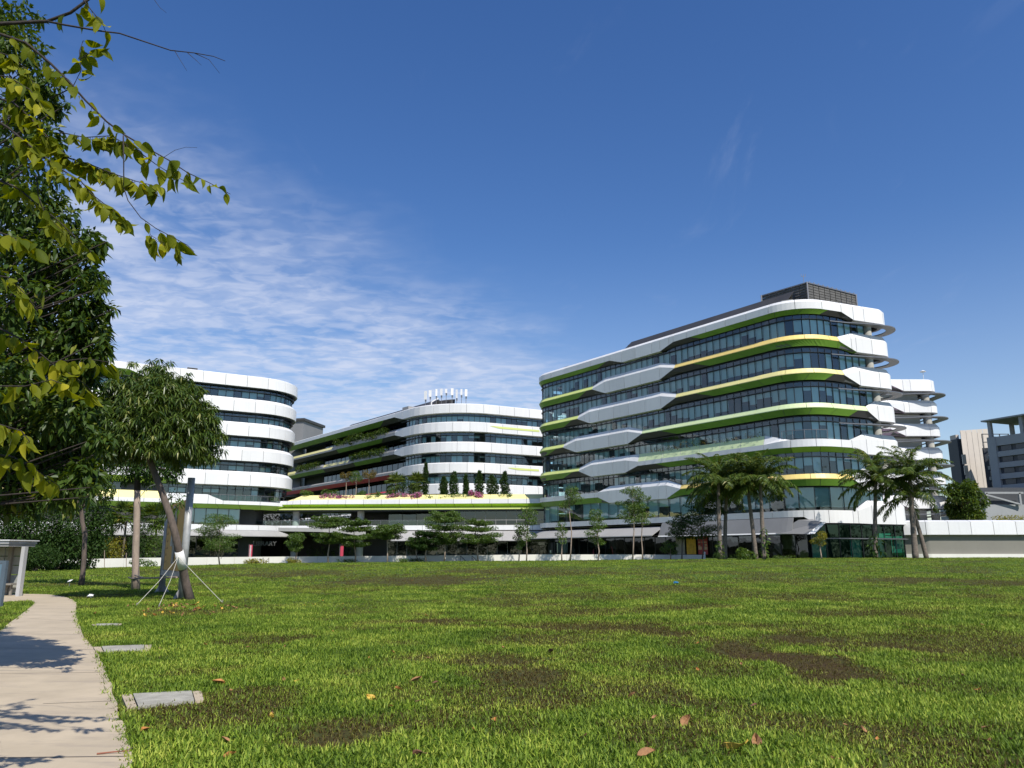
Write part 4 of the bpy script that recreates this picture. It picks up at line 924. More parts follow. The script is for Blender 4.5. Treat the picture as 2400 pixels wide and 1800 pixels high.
# lettering under the canopy and a red banner with a white strip of characters
def text_obj(name, s, loc, size, rz, mat, parent, extr=.03):
    cu = bpy.data.curves.new(name, 'FONT'); cu.body = s; cu.size = size; cu.extrude = extr; cu.align_x = 'LEFT'
    o = bpy.data.objects.new(name, cu); COL.objects.link(o); dg = bpy.context.evaluated_depsgraph_get(); dg.update()
    me = bpy.data.meshes.new_from_object(o.evaluated_get(dg)); bpy.data.objects.remove(o); bpy.data.curves.remove(cu)
    me.materials.clear(); me.materials.append(mat); q = place(name, me, parent); q.location = loc; q.rotation_euler = (math.pi/2, 0, rz); return q
M_LET = mk('sign_lettering', (.11,.11,.105), .5)
p = at(592, 1279, 143.5); text_obj('library_lettering', 'LIBRARY', p, 1.15, 0, M_LET, bD)
for k, (x_, lab) in enumerate(((585,'red vertical banner with white characters by the library entrance'), (799,'plain red vertical banner beside the potted plants under the podium'))):
    p = at(x_, 1312, 141); t_ = at(x_, 1277, 141); bn = empty('banner', (p.x, p.y, .3), lab, 'banner')
    mb = MB(); mb.box((p.x+.10, 141, .5), .55, .06, t_.z-.5); mb.build('cloth', M_RED, bn)
    mb = MB(); mb.bar((p.x-.28, 141, .3), (p.x-.28, 141, t_.z+.1), .06); mb.bar((p.x-.28, 141, t_.z), (p.x+.38, 141, t_.z), .05); mb.build('pole', M_FIN, bn)
    if k == 0:
        mb = MB(); r = random.Random(3)
        for q in range(11): mb.box((p.x+.05, 140.94, .7+q*.2), .26, .02, .12)
        mb.build('white_characters', M_WHITE, bn)
# ------------------------------------------------------------------ vegetation
M_LNEAR = mkleaf('near_leaf', (.085,.120,.010), (.250,.265,.020), (.46,.42,.04), trans=.5, rough=.55, spec=.12)
M_LSIDE = mkleaf('side_leaf', (.026,.058,.009), (.070,.112,.016), (.20,.21,.03), trans=.30, rough=.45, spec=.3)
M_LMANGO = mkleaf('mango_leaf', (.030,.064,.010), (.090,.128,.020), (.28,.28,.09), trans=.25, rough=.36)
M_LDARK = mkleaf('dark_leaf', (.018,.045,.010), (.045,.085,.016), trans=.22, rough=.55, spec=.15)
M_LMID = mkleaf('mid_leaf', (.045,.095,.016), (.105,.165,.026), trans=.28, rough=.45)
M_LYEL = mkleaf('yellow_leaf', (.10,.14,.02), (.30,.26,.03), (.40,.33,.04), trans=.3)
M_LPALM = mkleaf('palm_leaflet', (.040,.078,.014), (.105,.150,.024), (.28,.24,.05), trans=.25, rough=.45)
M_LFAN = mkleaf('fan_leaflet', (.06,.10,.02), (.14,.18,.04), trans=.25, rough=.45)
M_LCYP = mkleaf('cypress_leaf', (.020,.046,.010), (.045,.085,.016), trans=.15)
M_PINK = mkleaf('pink_bract', (.42,.10,.26), (.58,.22,.36), (.62,.40,.42), trans=.3, rough=.7)
M_RUST = mkleaf('rust_leaf', (.09,.10,.02), (.20,.13,.03), trans=.3)
DOWN = np.array((0, 0, -1.0))
def unit(a): return a/np.maximum(np.linalg.norm(a, axis=-1, keepdims=True), 1e-9)
def leafmesh(name, P, D, L, W, droop, mat, g, fold=.18, quad=False):
    n = len(P); L = np.broadcast_to(np.asarray(L, float), (n,))[:,None]; W = np.broadcast_to(np.asarray(W, float), (n,))[:,None]
    U = unit(g.normal(size=(n,3))*.55+np.array((0,0,1.0))); S = unit(np.cross(D, U)); Nn = np.cross(S, D)
    mid = P+D*L*.45+DOWN*L*droop*.22; tip = P+D*L+DOWN*L*droop
    le = mid+S*W*.5+Nn*W*fold; ri = mid-S*W*.5+Nn*W*fold; i = np.arange(n)[:,None]
    if quad:
        V = np.stack([P, ri, tip, le], 1).reshape(-1,3); return npmesh(name, V, i*4+np.array([[0,1,2,3]]), mat, 4)
    V = np.stack([P, ri, mid, le, tip], 1).reshape(-1,3)
    Fc = np.concatenate([i*5+np.array([[0,1,2]]), i*5+np.array([[2,1,4]]), i*5+np.array([[0,2,3]]), i*5+np.array([[3,2,4]])], 0)
    return npmesh(name, V, Fc, mat, 3)
def sphere(n, g): return unit(g.normal(size=(n,3)))
def crown(name, clumps, L, W, droop, mat, parent, seed, quad=True, shell=.5, out=.7, dn=.35, flat=None):
    """clumps: (centre, radius (float or xyz), count)"""
    g = np.random.default_rng(seed); P = []; D = []
    for c, r, n in clumps:
        d = sphere(n, g); rad = (shell+(1-shell)*g.random((n,1))**.6); rr = np.broadcast_to(np.asarray(r, float), (3,))
        P.append(np.array(c)+d*rad*rr); D.append(unit(d*out+g.normal(size=(n,3))*.55+DOWN*dn))
    P = np.concatenate(P); D = np.concatenate(D); n = len(P)
    return place(name, leafmesh(name, P, D, L*(.65+.7*g.random(n)), W*(.7+.6*g.random(n)), droop, mat, g, quad=quad), parent)
def limbs(mb, start, targets, r0, r1, g, sides=5, sag=.15):
    for t in targets:
        a, b = Vector(start), Vector(t); m = a.lerp(b, .5)+Vector((g.normal()*.12, g.normal()*.12, sag))*(b-a).length*.6
        mb.tube([a, a.lerp(m, .5)*.5+m*.0+a.lerp(m, .5)*.5, m, b], [r0, r0*.8, (r0+r1)/2, r1], sides)
def px_clump(px, py, Y, rpx, n, ry=None): 
    p = at(px, py, Y); k = Y/F*1.02; r = rpx*k; return ((p.x, p.y, p.z), (r, r*.9, (ry or rpx)*k), n)

# ---- young trees along the wall: narrow crowns on thin stems
def stem_pts(base, top, g, wob=.04, n=6):
    a, b = Vector(base), Vector(top); h = (b-a).length
    return [a.lerp(b, i/(n-1))+Vector((g.normal(), g.normal(), 0))*wob*h*(1 if 0 < i < n-1 else 0)*.35 for i in range(n)]
def young(px, py, ytop, ybot, wpx, Y, lab, seed, mat=None, dens=1.0, bark=None, leaf=.17, group='young trees along the white wall', lean=0, kind='ovoid'):
    g = np.random.default_rng(seed); x0 = at(px, py, Y).x; base = Vector((x0, Y, float(gz(x0, Y))-.05)); t_ = at(px+lean, ytop, Y); b_ = at(px+lean*.7, ybot, Y)
    w = wpx*Y/F; root = empty('young_tree', base, lab, 'tree', group); mb = MB(); tp = stem_pts(base, (t_.x, Y, t_.z-.3), g)
    mb.tube(tp, [.085, .075, .065, .05, .035, .015], 7); cl = []; h = t_.z-b_.z; n = max(6, int(10*dens)); tg = []
    for k in range(n):
        u = (k+.5)/n; prof = math.sin(math.pi*min(1, max(.08, u*.86+.10)))**.7 if kind == 'ovoid' else 1
        a = g.random()*6.28; rr = w*.5*prof*(.25+.55*g.random()); c = (base.x+(t_.x-base.x)*(.5+.5*u)+math.cos(a)*rr, Y+math.sin(a)*rr, b_.z+h*u*.94+.03*h)
        cl.append((c, (w*.24+.06*h*.3, w*.24+.06*h*.3, max(.26, h/n*.85)), int(230*dens**.5))); tg.append(c)
    for c in tg:
        s_ = (base.x+(c[0]-base.x)*.3, Y+(c[1]-Y)*.2, c[2]-.35*w*.5-.15); mb.tube([s_, (s_[0]*.5+c[0]*.5, s_[1]*.5+c[1]*.5, s_[2]*.45+c[2]*.55), c], [.03, .022, .008], 4)
    mb.build('trunk', bark or M_BARKP, root, True); crown('crown', cl, leaf, leaf*.48, .25, mat or M_LMID, root, seed+1)
    return root
def tiered(px, py, Y, tiers, lab, seed, mat=None, leaf=.15):
    """tiers: (y px, half width px, thickness px) flat plates of foliage"""
    g = np.random.default_rng(seed); x0 = at(px, py, Y).x; base = Vector((x0, Y, float(gz(x0, Y))-.05)); root = empty('tiered_tree', base, lab, 'tree', 'tiered trees along the white wall')
    mb = MB(); k = Y/F*1.02; zs = [at(px, t[0], Y).z for t in tiers]; top = max(zs)+.3; tp = stem_pts(base, (x0+g.normal()*.25, Y, top), g, .05); mb.tube(tp, [.10, .085, .07, .055, .04, .015], 7); cl = []
    for (yp, hw, th), zt in zip(tiers, zs):
        nb = 7+int(hw/12); R = hw*k
        for q in range(nb):
            a = 6.283*q/nb+g.normal()*.25; rr = R*(.75+.35*g.random()); d = Vector((math.cos(a), math.sin(a), 0)); s_ = Vector((x0, Y, zt-.25)); e = s_+d*rr+Vector((0, 0, .25+g.normal()*.12))
            mb.tube([s_, s_.lerp(e, .5)+Vector((0,0,.06)), e], [.035, .025, .008], 4)
            for u in (.35, .6, .85, 1.0): c = s_.lerp(e, u); cl.append(((c.x, c.y, c.z+.08), (R*.24, R*.24, th*k*.42), int(80+20*g.random())))
    mb.build('trunk', M_BARKP, root, True); crown('crown', cl, leaf, leaf*.62, .05, mat or M_LMID, root, seed+1, dn=.0, out=.6)
    return root
YT = 90.5
young(1234,1311,1187,1268,56,YT,'young tree with tight egg-shaped crown before the left end of the grey canopy',101)
young(1216,1311,1240,1285,26,YT+1,'sparse sapling beside the egg-crowned young tree',102,dens=.35)
young(1336,1311,1140,1188,60,YT,'tall pale-stemmed young tree with a high tufted crown',103,dens=.9,lean=2)
young(1317,1311,1222,1272,40,YT+.8,'sparse low sapling beside the tall pale-stemmed tree',104,dens=.3)
young(1401,1310,1193,1277,60,YT,'young tree with a slim crown reaching low, between two taller saplings',105)
young(1483,1310,1140,1226,74,YT,'young tree with the widest crown among the slim saplings',106,dens=1.5)
young(1506,1310,1185,1228,56,YT+1.2,'pale-stemmed sapling close beside the wide-crowned young tree',107,dens=.7)
young(1645,1309,1165,1262,100,YT,'dark dense young tree shaded beside the first palms',108,mat=M_LDARK,dens=2.0,bark=M_BARK)
young(1598,1309,1205,1262,80,YT+1.5,'dark bushy young tree left of the shaded tree, before the posters',109,mat=M_LDARK,dens=1.4,bark=M_BARK)
young(1571,1306,1270,1296,40,YT+2,'low bright sapling in front of the poster windows',110,dens=.6)
young(1925,1308,1247,1276,38,86,'small yellowish sapling in front of the green glass corner',111,mat=M_LYEL,dens=.7,leaf=.13,lean=-6)
tiered(769,1319,92,[(1218,34,9),(1232,42,10),(1256,36,8),(1268,30,8)],'slender tiered tree with two separate leaf layers beside the entrance canopy',121)
tiered(833,1318,92,[(1226,26,9),(1240,32,8),(1258,40,8),(1276,30,8)],'tiered tree with four thin leaf layers before the second podium column',122)
tiered(908,1317,92,[(1236,30,8),(1246,36,9),(1258,28,8)],'tiered tree on a crooked pale stem with one broad plate of leaves',123)
tiered(998,1313,92,[(1252,30,9),(1266,38,9),(1282,30,8)],'low dark tiered tree between the crooked one and the bushy one',124,mat=M_LDARK)
tiered(980,1312,93,[(1264,20,8),(1276,28,9)],'small tiered tree behind the low dark one',125)
tiered(1041,1316,92,[(1205,34,10),(1218,46,10),(1236,44,12),(1254,34,14),(1268,26,14)],'largest tiered tree, dense to its low skirt of leaves',126)
tiered(1121,1315,92,[(1226,28,9),(1240,40,9),(1256,48,9),(1268,44,8)],'wide flat tiered tree before the grey canopy with two thin stakes beside it',127)
young(694,1318,1250,1290,48,93,'small round bushy tree before the podium column by the library sign',131,dens=1.2,bark=M_BARKP)
young(515,1324,1205,1292,104,88,'round light green tree with layered crown right of the steel sign',132,dens=2.4,leaf=.14)

# ---- feather palms
def palm(px, py, Y, ycrown, lab, seed, lean=0.0, nf=34, vine=None, r0=.235):
    g = np.random.default_rng(seed); x0 = at(px, py, Y).x; base = Vector((x0, Y, float(gz(x0, Y))-.1)); root = empty('palm_tree', base, lab, 'palm', 'feather palms before the right-hand building')
    c = at(px+lean, ycrown, Y); top = Vector((c.x, Y+g.normal()*.2, c.z)); mb = MB(); n = 16; pts = []; rad = []
    for i in range(n):
        t = i/(n-1); p = base.lerp(top, t); p.x += (top.x-base.x)*.35*(t*t-t); pts.append(p); rad.append(r0*(1.12-.42*t)*(1+.05*((i % 2)*2-1)) if i < n-1 else r0*.5)
    mb.tube(pts, rad, 12); mb.build('trunk', M_PALMT, root, True)
    for f in range(nf):
        az = 6.283*f/nf*2.618+g.normal()*.2; el = math.radians(86-108*(f/nf)**1.1+g.normal()*7); L = (4.4+.8*g.random())*(1-.12*(f < 4)); m = 15; p = top+Vector((0,0,.15)); pts = [p]; e = el
        for i in range(m):
            e -= math.radians(1.6+7.6*(i/m))*(1.0 if el > 0 else .75); p = p+Vector((math.cos(az)*math.cos(e), math.sin(az)*math.cos(e), math.sin(e)))*(L/m); pts.append(p)
        P = []; D = []; Ls = []; side = np.array((-math.sin(az), math.cos(az), 0))
        for i in range(2, m*4):
            t = i/(m*4); k = t*m; j = min(m-1, int(k)); q = np.array(pts[j].lerp(pts[j+1], k-j)); d = np.array((pts[j+1]-pts[j]).normalized())
            for s in (-1, 1):
                P.append(q); D.append(d*.55+side*s*1.0+np.array((0,0,.28 if (i % 2) else -.12))+g.normal(size=3)*.12); Ls.append(.80*math.sin(math.pi*min(1, .16+t*.86))**.55)
        P = np.array(P); D = unit(np.array(D)); o = place('frond', leafmesh('frond', P, D, np.array(Ls)*(.85+.3*g.random(len(P))), .12, .6, M_LPALM, g, fold=.1, quad=True), root)
        mr = MB(); mr.tube(pts[::3], [.035-.005*i for i in range(len(pts[::3]))], 4, caps=False); mr.build('rachis', M_LPALM, o)
    if vine:
        for (yv, hv, nv) in vine: q = at(px, yv, Y); crown('climbing_vine', [((q.x, Y-.1, q.z), (.42,.42,hv), nv)], .28, .2, .3, M_LMID, root, seed+9)
    return root
PALMG = 'feather palms before the right-hand building'
palm(1688,1309,86,1128,'tall palm with a tuft of vine at its foot, by the dark young tree',201,lean=-2,vine=[(1285,.9,60)])
palm(1699,1306,89,1150,'palm half hidden behind the vine-footed palm',202,lean=6,nf=20)
palm(1772,1308,87,1135,'palm with a leaning bare trunk beside the ivy-clad palm',203,lean=-22)
palm(1791,1309,85,1126,'ivy-clad palm with the broadest crown of the left pair',204,lean=-8,vine=[(1262,1.2,70),(1295,.6,50)])
palm(2052,1307,88,1128,'palm with a large-leaved climber round its foot, before the green glass',205,lean=0)
palm(2146,1309,86,1117,'stout palm with the highest crown beside the low white range',206,lean=-12,r0=.30)
palm(2172,1309,87,1165,'short-crowned palm leaning against the stout palm',207,lean=-42,nf=18)
q = at(2052,1285,87); crown('climber_foot', [((q.x, 86.6, 1.0+1.2), (.75,.5,1.5), 90)], .42, .26, .5, M_LDARK, None, 210, quad=False)
tag(bpy.data.objects['climber_foot'], 'large-leaved climber wrapping the palm foot by the green glass', 'plant'); bpy.data.objects['climber_foot'].name = 'climbing_plant'

# ---- shrubs and low plants
def bush(name, px, py, Y, wpx, hpx, n, mat, lab, seed, leaf=.22, ground=True, z=None, group=None, cat='shrub', sub=5):
    g = np.random.default_rng(seed); p = at(px, py, Y); k = Y/F*1.02; w, h = wpx*k/2, hpx*k; zb = float(gz(p.x, Y)) if z is None else z
    root = empty(name, (p.x, Y, zb), lab, cat, group); cl = []; mb = MB()
    for i in range(sub):
        a = g.random()*6.28; c = (p.x+w*.6*(g.random()*2-1), Y+w*.4*(g.random()*2-1), zb+h*(.30+.42*g.random())); cl.append((c, (w*.5, w*.45, h*.34), int(n*3.6)//sub)); mb.tube([(p.x+g.normal()*.05, Y, zb-.05), ((p.x+c[0])/2, Y, zb+h*.2), c], [.035, .025, .01], 4)
    mb.build('stem', M_BARK, root); crown('foliage', cl, leaf, leaf*.5, .2, mat, root, seed+1); return root
bush('shrub',1748,1300,84,46,26,260,M_LMID,'rounded green shrub between the two pairs of palms',301,group='low shrubs at the lawn edge')
bush('shrub',1735,1306,84,60,12,150,M_LDARK,'flat dark ground shrub between the palms',302,leaf=.12,group='low shrubs at the lawn edge')
bush('shrub',1690,1304,85,40,18,140,M_LDARK,'dark low shrub at the foot of the vine-footed palm',303,leaf=.12,group='low shrubs at the lawn edge')
bush('shrub',1840,1306,88,50,10,120,M_LMID,'straggly low shrub before the dark ground-floor glass',304,leaf=.12,group='low shrubs at the lawn edge')
bush('flowering_shrub',595,1321,92,60,13,150,M_LYEL,'yellowish grassy clump against the wall by two stakes',305,leaf=.2,group='low shrubs at the lawn edge')
bush('flowering_shrub',687,1319,92,36,12,110,M_LYEL,'small rusty-yellow clump at the foot of the round bushy tree',306,leaf=.18,group='low shrubs at the lawn edge')
bush('shrub',815,1318,92,58,9,170,M_LDARK,'low dark hedge at the foot of the four-layered tree',307,leaf=.12,group='low shrubs at the lawn edge')
bush('shrub',972,1315,92,56,10,170,M_LDARK,'low dark hedge at the foot of the low dark tiered tree',308,leaf=.12,group='low shrubs at the lawn edge')
bush('shrub',945,1317,91,34,9,100,M_LMID,'small green clump beside the low dark hedge',309,leaf=.14,group='low shrubs at the lawn edge')
bush('spiky_hedge',140,1338,74,104,16,420,M_LDARK,'dark spiky low hedge before the left end of the white wall',310,leaf=.3,sub=9)
bush('shrub',335,1318,90,66,20,160,M_LMID,'low green clump against the wall left of the steel sign',311,leaf=.2)
# left-hand planting behind the white wall
LG = 'planting behind the white wall'
bush('yellow_shrub',262,1310,99,60,72,420,M_LYEL,'yellow-leaved shrub behind the wall left of the pale straight trunk',321,group=LG)
bush('dark_cypress',318,1315,99,58,130,900,M_LDARK,'dark tall bush behind the wall and the pale straight trunk',322,group=LG,sub=9)
bush('shrub',362,1312,99,50,92,420,M_LMID,'loose green shrub behind the wall beside the steel sign',323,group=LG)
bush('shrub',225,1315,98,60,80,420,M_LDARK,'dark shrub behind the wall beside the bent thin trunk',324,group=LG)
bush('dark_tree',205,1345,72,80,165,1300,M_LDARK,'dense dark tree left of the bent thin trunk',325,leaf=.24,sub=10,cat='tree')
bush('dark_tree',132,1345,70,120,150,1700,M_LDARK,'broad dark tree with its foliage over the spiky hedge',326,leaf=.24,sub=12,cat='tree')
bush('dark_hedge',80,1348,66,84,62,1600,M_LDARK,'black clipped hedge block beside the shelter',327,leaf=.16,sub=12,cat='hedge')
bush('dark_tree',20,1350,70,150,190,1600,M_LDARK,'dark tree behind the shelter roof',328,leaf=.26,sub=12,cat='tree')

# ---- fan palms
def fan_palm(px, ybot, ytop, Y, z, R, lab, seed, group=None, mat=None):
    g = np.random.default_rng(seed); p = at(px, ytop, Y); root = empty('fan_palm', (p.x, Y, z), lab, 'palm', group); zc = p.z-R*.75; mb = MB(); mb.tube([(p.x, Y, z-.1), (p.x+.05, Y, (z+zc)/2), (p.x, Y, zc)], [.16, .14, .12], 8); mb.build('trunk', M_PALMT, root)
    P = []; D = []
    for k in range(26):
        d = unit(g.normal(size=3)+np.array((0,-.2,.35))); c = np.array((p.x, Y, zc))+d*R*.55; s = unit(np.cross(d, (0,0,1.0))+1e-3); u = np.cross(s, d)
        for j in range(15): a = math.radians(-105+15*j); P.append(c); D.append(unit(d*math.cos(a)+s*math.sin(a)+u*.12+g.normal(size=3)*.05))
        mb2 = None
    P = np.array(P); D = np.array(D); place('crown', leafmesh('crown', P, D, R*.62, R*.09, .18, mat or M_LFAN, g, fold=.05, quad=True), root)
    st = MB()
    for k in range(0, len(P), 15): st.bar((p.x, Y, zc), P[k+7], .04)
    st.build('leaf_stalk', M_LFAN, root); return root
fan_palm(300,1300,1178,100,0.0,2.3,'fan palm behind the wall next to the pale straight trunk',341,LG,M_LPALM)
fan_palm(372,1300,1180,101,0.0,2.1,'fan palm behind the wall and the leaning trunk',342,LG,M_LPALM)
fan_palm(266,1300,1204,100.5,0.0,1.7,'small fan palm behind the wall over the yellow-leaved shrub',343,LG,M_LPALM)

# ---- terrace planting on the podium roof
TG = 'planting on the podium terrace'; ZT = 11.9
fan_palm(z5(1060),0,1111,150,ZT,2.0,'fan palm on the terrace left of the thin cypress',351,TG); fan_palm(z5(1245),0,1110,150.5,ZT,2.2,'larger fan palm on the terrace by the thin cypress',352,TG)
def cypress(x5, yt, yb, w5, lab, seed, Y=150):
    g = np.random.default_rng(seed); t_ = at(z5(x5), 880+.27125*yt, Y); w = w5*.27125*Y/F*1.02; root = empty('cypress', (t_.x, Y, ZT), lab, 'tree', 'cypresses on the podium terrace'); h = t_.z-ZT; cl = []
    for i in range(9): u = (i+.3)/9; cl.append(((t_.x+g.normal()*.06*w, Y, ZT+h*u*.97+.15), (w*.5*math.sin(math.pi*(.2+.78*u))**.8+.04, w*.5*math.sin(math.pi*(.2+.78*u))**.8+.04, h*.085), 260))
    mb = MB(); mb.tube([(t_.x, Y, ZT-.1), (t_.x, Y, ZT+h*.9)], [.07, .02], 6); mb.build('trunk', M_BARK, root); crown('crown', cl, .26, .15, -.5, M_LCYP, root, seed, out=.5, dn=-.5)
cypress(1320,757,1005,55,'tall thin cypress on the terrace by the fan palms',361)
cypress(1475,880,1010,72,'broad short cypress right of the tall thin one',362); cypress(1565,838,1010,78,'cypress between the broad short one and a slim one',363)
cypress(1667,862,1005,44,'slim short cypress in the terrace row',364); cypress(1782,830,1003,78,'tall full cypress in the terrace row, right of the slim one',365)
cypress(1895,872,1005,110,'widest bushy cypress in the terrace row',366); cypress(2000,836,1002,74,'cypress at the end of the row near the tall building',367)
bush('terrace_shrub',z5(1160),1150,154,44,60,700,M_LDARK,'dark tall shrub behind the two terrace fan palms',371,z=ZT,group=TG); bush('terrace_shrub',z5(1262),1150,155,20,58,350,M_LDARK,'narrow dark shrub beside the tall thin cypress',372,z=ZT,group=TG)
for i, (x5, w, h, lab) in enumerate(((290,30,17,'rounded shrub at the left end of the terrace trough'),(470,48,20,'broad green shrub on the terrace between the left end and the small trees'),(770,26,16,'small shrub under the small terrace trees'),(900,30,10,'low shrub just right of the small terrace trees'),(1010,20,22,'shrub at the foot of the left terrace fan palm'))): bush('terrace_shrub',z5(x5),1165,148,w,h,260,M_LMID,lab,380+i,z=ZT,group=TG)
def small_tree(x5, y0, y1, yb, w5, lab, seed, mat, Y=149, z=ZT):
    g = np.random.default_rng(seed); t_, b_ = at(z5(x5), 880+.27125*y0, Y), at(z5(x5), 880+.27125*y1, Y); w = w5*.27125*Y/F; root = empty('terrace_tree', (t_.x, Y, z), lab, 'tree', TG); mb = MB(); mb.tube([(t_.x, Y, z-.1), (t_.x+.08, Y, (z+b_.z)/2), (t_.x, Y, b_.z)], [.09, .08, .06], 6); cl = []
    for i in range(8): a = g.random()*6.28; c = (t_.x+math.cos(a)*w*.32, Y+math.sin(a)*w*.3, b_.z+(t_.z-b_.z)*(.15+.7*g.random())); cl.append((c, (w*.24, w*.24, (t_.z-b_.z)*.30), 170)); mb.tube([(t_.x, Y, b_.z-.3), c], [.04, .01], 4)
    mb.build('trunk', M_BARKP, root); crown('crown', cl, .2, .1, .1, mat, root, seed)
small_tree(635,838,905,1035,100,'small rust-leaved tree on the terrace',391,M_RUST); small_tree(722,830,915,1035,110,'small green tree on the terrace beside the rust-leaved one',392,M_LMID); small_tree(832,815,885,1030,110,'small tree with a flat crown on the terrace, right of the green one',393,M_RUST)
# trailing bougainvillea over the planter edge: each clump its own plant
g = np.random.default_rng(55)
for i, (x5, w5, y5) in enumerate(((445,70,1040),(540,70,1048),(600,80,1052),(665,70,1050),(845,60,1045),(905,50,1022),(1000,60,1052),(1050,60,1035),(1130,80,1030),(1225,60,1045),(1275,80,1030),(1370,80,1050),(1480,80,1042),(1545,60,1036),(1630,70,1030),(1705,60,1015),(1775,70,1030),(1800,60,1045),(1990,60,1030),(2060,50,1025))):
    Yb = FD.pos(sd(z5(x5), 12), -.9, 0)[1]; p = at(z5(x5), 880+.27125*y5, Yb); w = w5*.27125*Yb/F; pink = x5 in (445,540,600,665,1000,1050,1130,1225,1275,1705,1775,1800) 
    root = empty('bougainvillea', (p.x, Yb, p.z), 'trailing bougainvillea with pink bracts over the yellow planter trough' if pink else 'trailing green creeper over the yellow planter trough', 'plant', 'pink trailing plants in the planter trough' if pink else 'green trailing plants in the planter trough')
    cl = [((p.x+w*(g.random()-.5), Yb-.35+.5*g.random(), p.z+.2-.5*g.random()), (w*.34, .45, .38), 42) for _ in range(4)]
    crown('foliage', cl, .22, .13, .3, M_LMID, root, 400+i)
    if pink: tag(crown('bracts', [(c, tuple(q*1.05 for q in r), int(n*1.3)) for c, r, n in cl], .22, .18, .3, M_PINK, root, 440+i), kind='stuff')
# shrubs in the troughs of the middle building
CG = 'hedges in the troughs of the middle building'
for i, (x0, x1, lev, n, lab) in enumerate(((525,985,5,9,'loose hedge in the upper trough of the middle building'),(670,965,4,7,'hedge in the lower trough of the middle building, right of the yellow ledge'),(205,405,4,5,'short hedge in the lower trough of the middle building, left of the yellow ledge'))):
    s_a_, s_b_ = sm(z5(x0), LM[lev]), sm(z5(x1), LM[lev]); p0 = FM.pos((s_a_+s_b_)/2, -.7, LM[lev]+.6); root = empty('trough_hedge', p0, lab, 'hedge', CG); cl = []
    for k in range(n*2):
        u = s_a_+(s_b_-s_a_)*(k+.5)/(n*2); p = FM.pos(u, -.35+.2*g.normal(), LM[lev]+1.15+.2*g.normal()*(2 if lev == 5 else .6)); cl.append((p, (1.1,1.0,.95), 190))
    crown('foliage', cl, .36, .2, .3, M_LSIDE, root, 470+i)
# plants in the third-floor trough of the right building
for k in range(12):
    u = sa(z1(1180), 15.5)+(sa(1790, 15.5)-sa(z1(1180), 15.5))*(k+.5)/12; p = FR.pos(u, -.55, LV[2]+1.5); red = k % 3 != 2
    root = empty('trough_plant', p, 'straggly reddish plant in the pale green trough of the tall building' if red else 'green leafy plant in the pale green trough of the tall building', 'plant', 'reddish trough plants' if red else 'green trough plants')
    crown('foliage', [((p[0]+.6*g.normal(), p[1]+.4*g.normal(), p[2]+.25), (.8,.5,.40), 34), (p, (.9,.5,.25), 36)], .2, .09, .2, M_RUST if red else M_LMID, root, 500+k)
# green wall under the podium
crown('creeper_wall', [(FD.pos(8+2.1*k, -9.5, 7.9), (1.5,.9,1.4), 260) for k in range(13)], .34, .2, .5, M_LMID, None, 520)
tag(bpy.data.objects['creeper_wall'], 'mass of leafy creepers growing at the back of the open podium', 'creeper', kind='stuff')
for k in range(6):
    p = FD.pos(sd(z5(300+75*k), 2), -2.2, .3); root = empty('potted_shrub', p, 'leafy shrub planted under the podium between the columns', 'shrub', 'shrubs under the podium'); mb = MB(); mb.tube([p, (p[0], p[1], 1.3)], [.06, .03], 5); mb.build('stem', M_BARK, root); crown('foliage', [((p[0], p[1], 1.7), (.9,.7,1.1), 150)], .34, .12, .3, M_LMID if k % 2 else M_LDARK, root, 530+k)
# trees by the far right blocks
def far_tree(px, py, Y, wpx, hpx, z, lab, seed, mat):
    g = np.random.default_rng(seed); p = at(px, py, Y); k = Y/F*1.02; w, h = wpx*k/2, hpx*k/2; root = empty('broad_tree', (p.x, Y, z), lab, 'tree'); mb = MB(); mb.tube([(p.x, Y, z-.2), (p.x, Y, p.z)], [.3, .2], 7); cl = []
    for i in range(26): d = sphere(1, g)[0]; c = (p.x+d[0]*w*.72, Y+d[1]*w*.6, p.z+d[2]*h*.72); cl.append((c, (w*.34, w*.34, h*.30), 330)); mb.tube([(p.x, Y, p.z-h*.5), c], [.1, .02], 4)
    mb.build('trunk', M_BARK, root); crown('crown', cl, .5, .28, .2, mat, root, seed)
far_tree(2262,1176,140,92,104,.9,'broad green tree between the stacked white wing and the beige block',551,M_LSIDE)
for k in range(7):
    p = at(2336+k*13, 1212, 103.5); root = empty('roof_shrub', (p.x, 103.5, 5.5), 'yellow-flowered shrub on the roof of the low white range', 'shrub', 'shrubs on the low range'); mb = MB(); mb.tube([(p.x, 103.5, 5.5), (p.x, 103.5, 6.0)], [.04, .02], 5); mb.build('stem', M_BARK, root); crown('foliage', [((p.x, 103.5, 6.0), (.6,.5,.42), 110)], .2, .12, .2, M_LYEL, root, 560+k)

# ---- leaning tree with drooping leaf rosettes
YL = 26.3; g = np.random.default_rng(77)
base = gp(444,1406); YL = base.y
ltree = empty('leaning_tree', base, 'leaning tree with domed drooping crown and white wrapped trunk by the steel sign', 'tree')
tr = [base+Vector((.03,0,-.05))]+[at(x, y, YL-(0,.35,.65,.75,.75,.65,.5,.35,.2)[i]) for i, (x, y) in enumerate(((436,1370),(427,1325),(418,1285),(409,1245),(396,1200),(381,1158),(366,1118),(352,1082),(338,1045)))]
mb = MB(); mb.tube(tr, [.17,.145,.13,.125,.12,.115,.11,.105,.10,.09], 12)
kx = YL/F*1.02; C0 = at(356,1015,YL); RX, RZ = 140*kx, 165*kx
fork = tr[-2]
ros = []
while len(ros) < 2300:
    d = sphere(1, g)[0]
    if d[2] < -.25: continue
    k = (.45+.55*g.random()**.4); lob = 1+.10*math.sin(5*math.atan2(d[1], d[0])+1)+.06*g.normal()
    ros.append((C0.x+d[0]*RX*k*lob, C0.y+d[1]*RX*.95*k*lob, C0.z-.25+d[2]*RZ*k*lob))
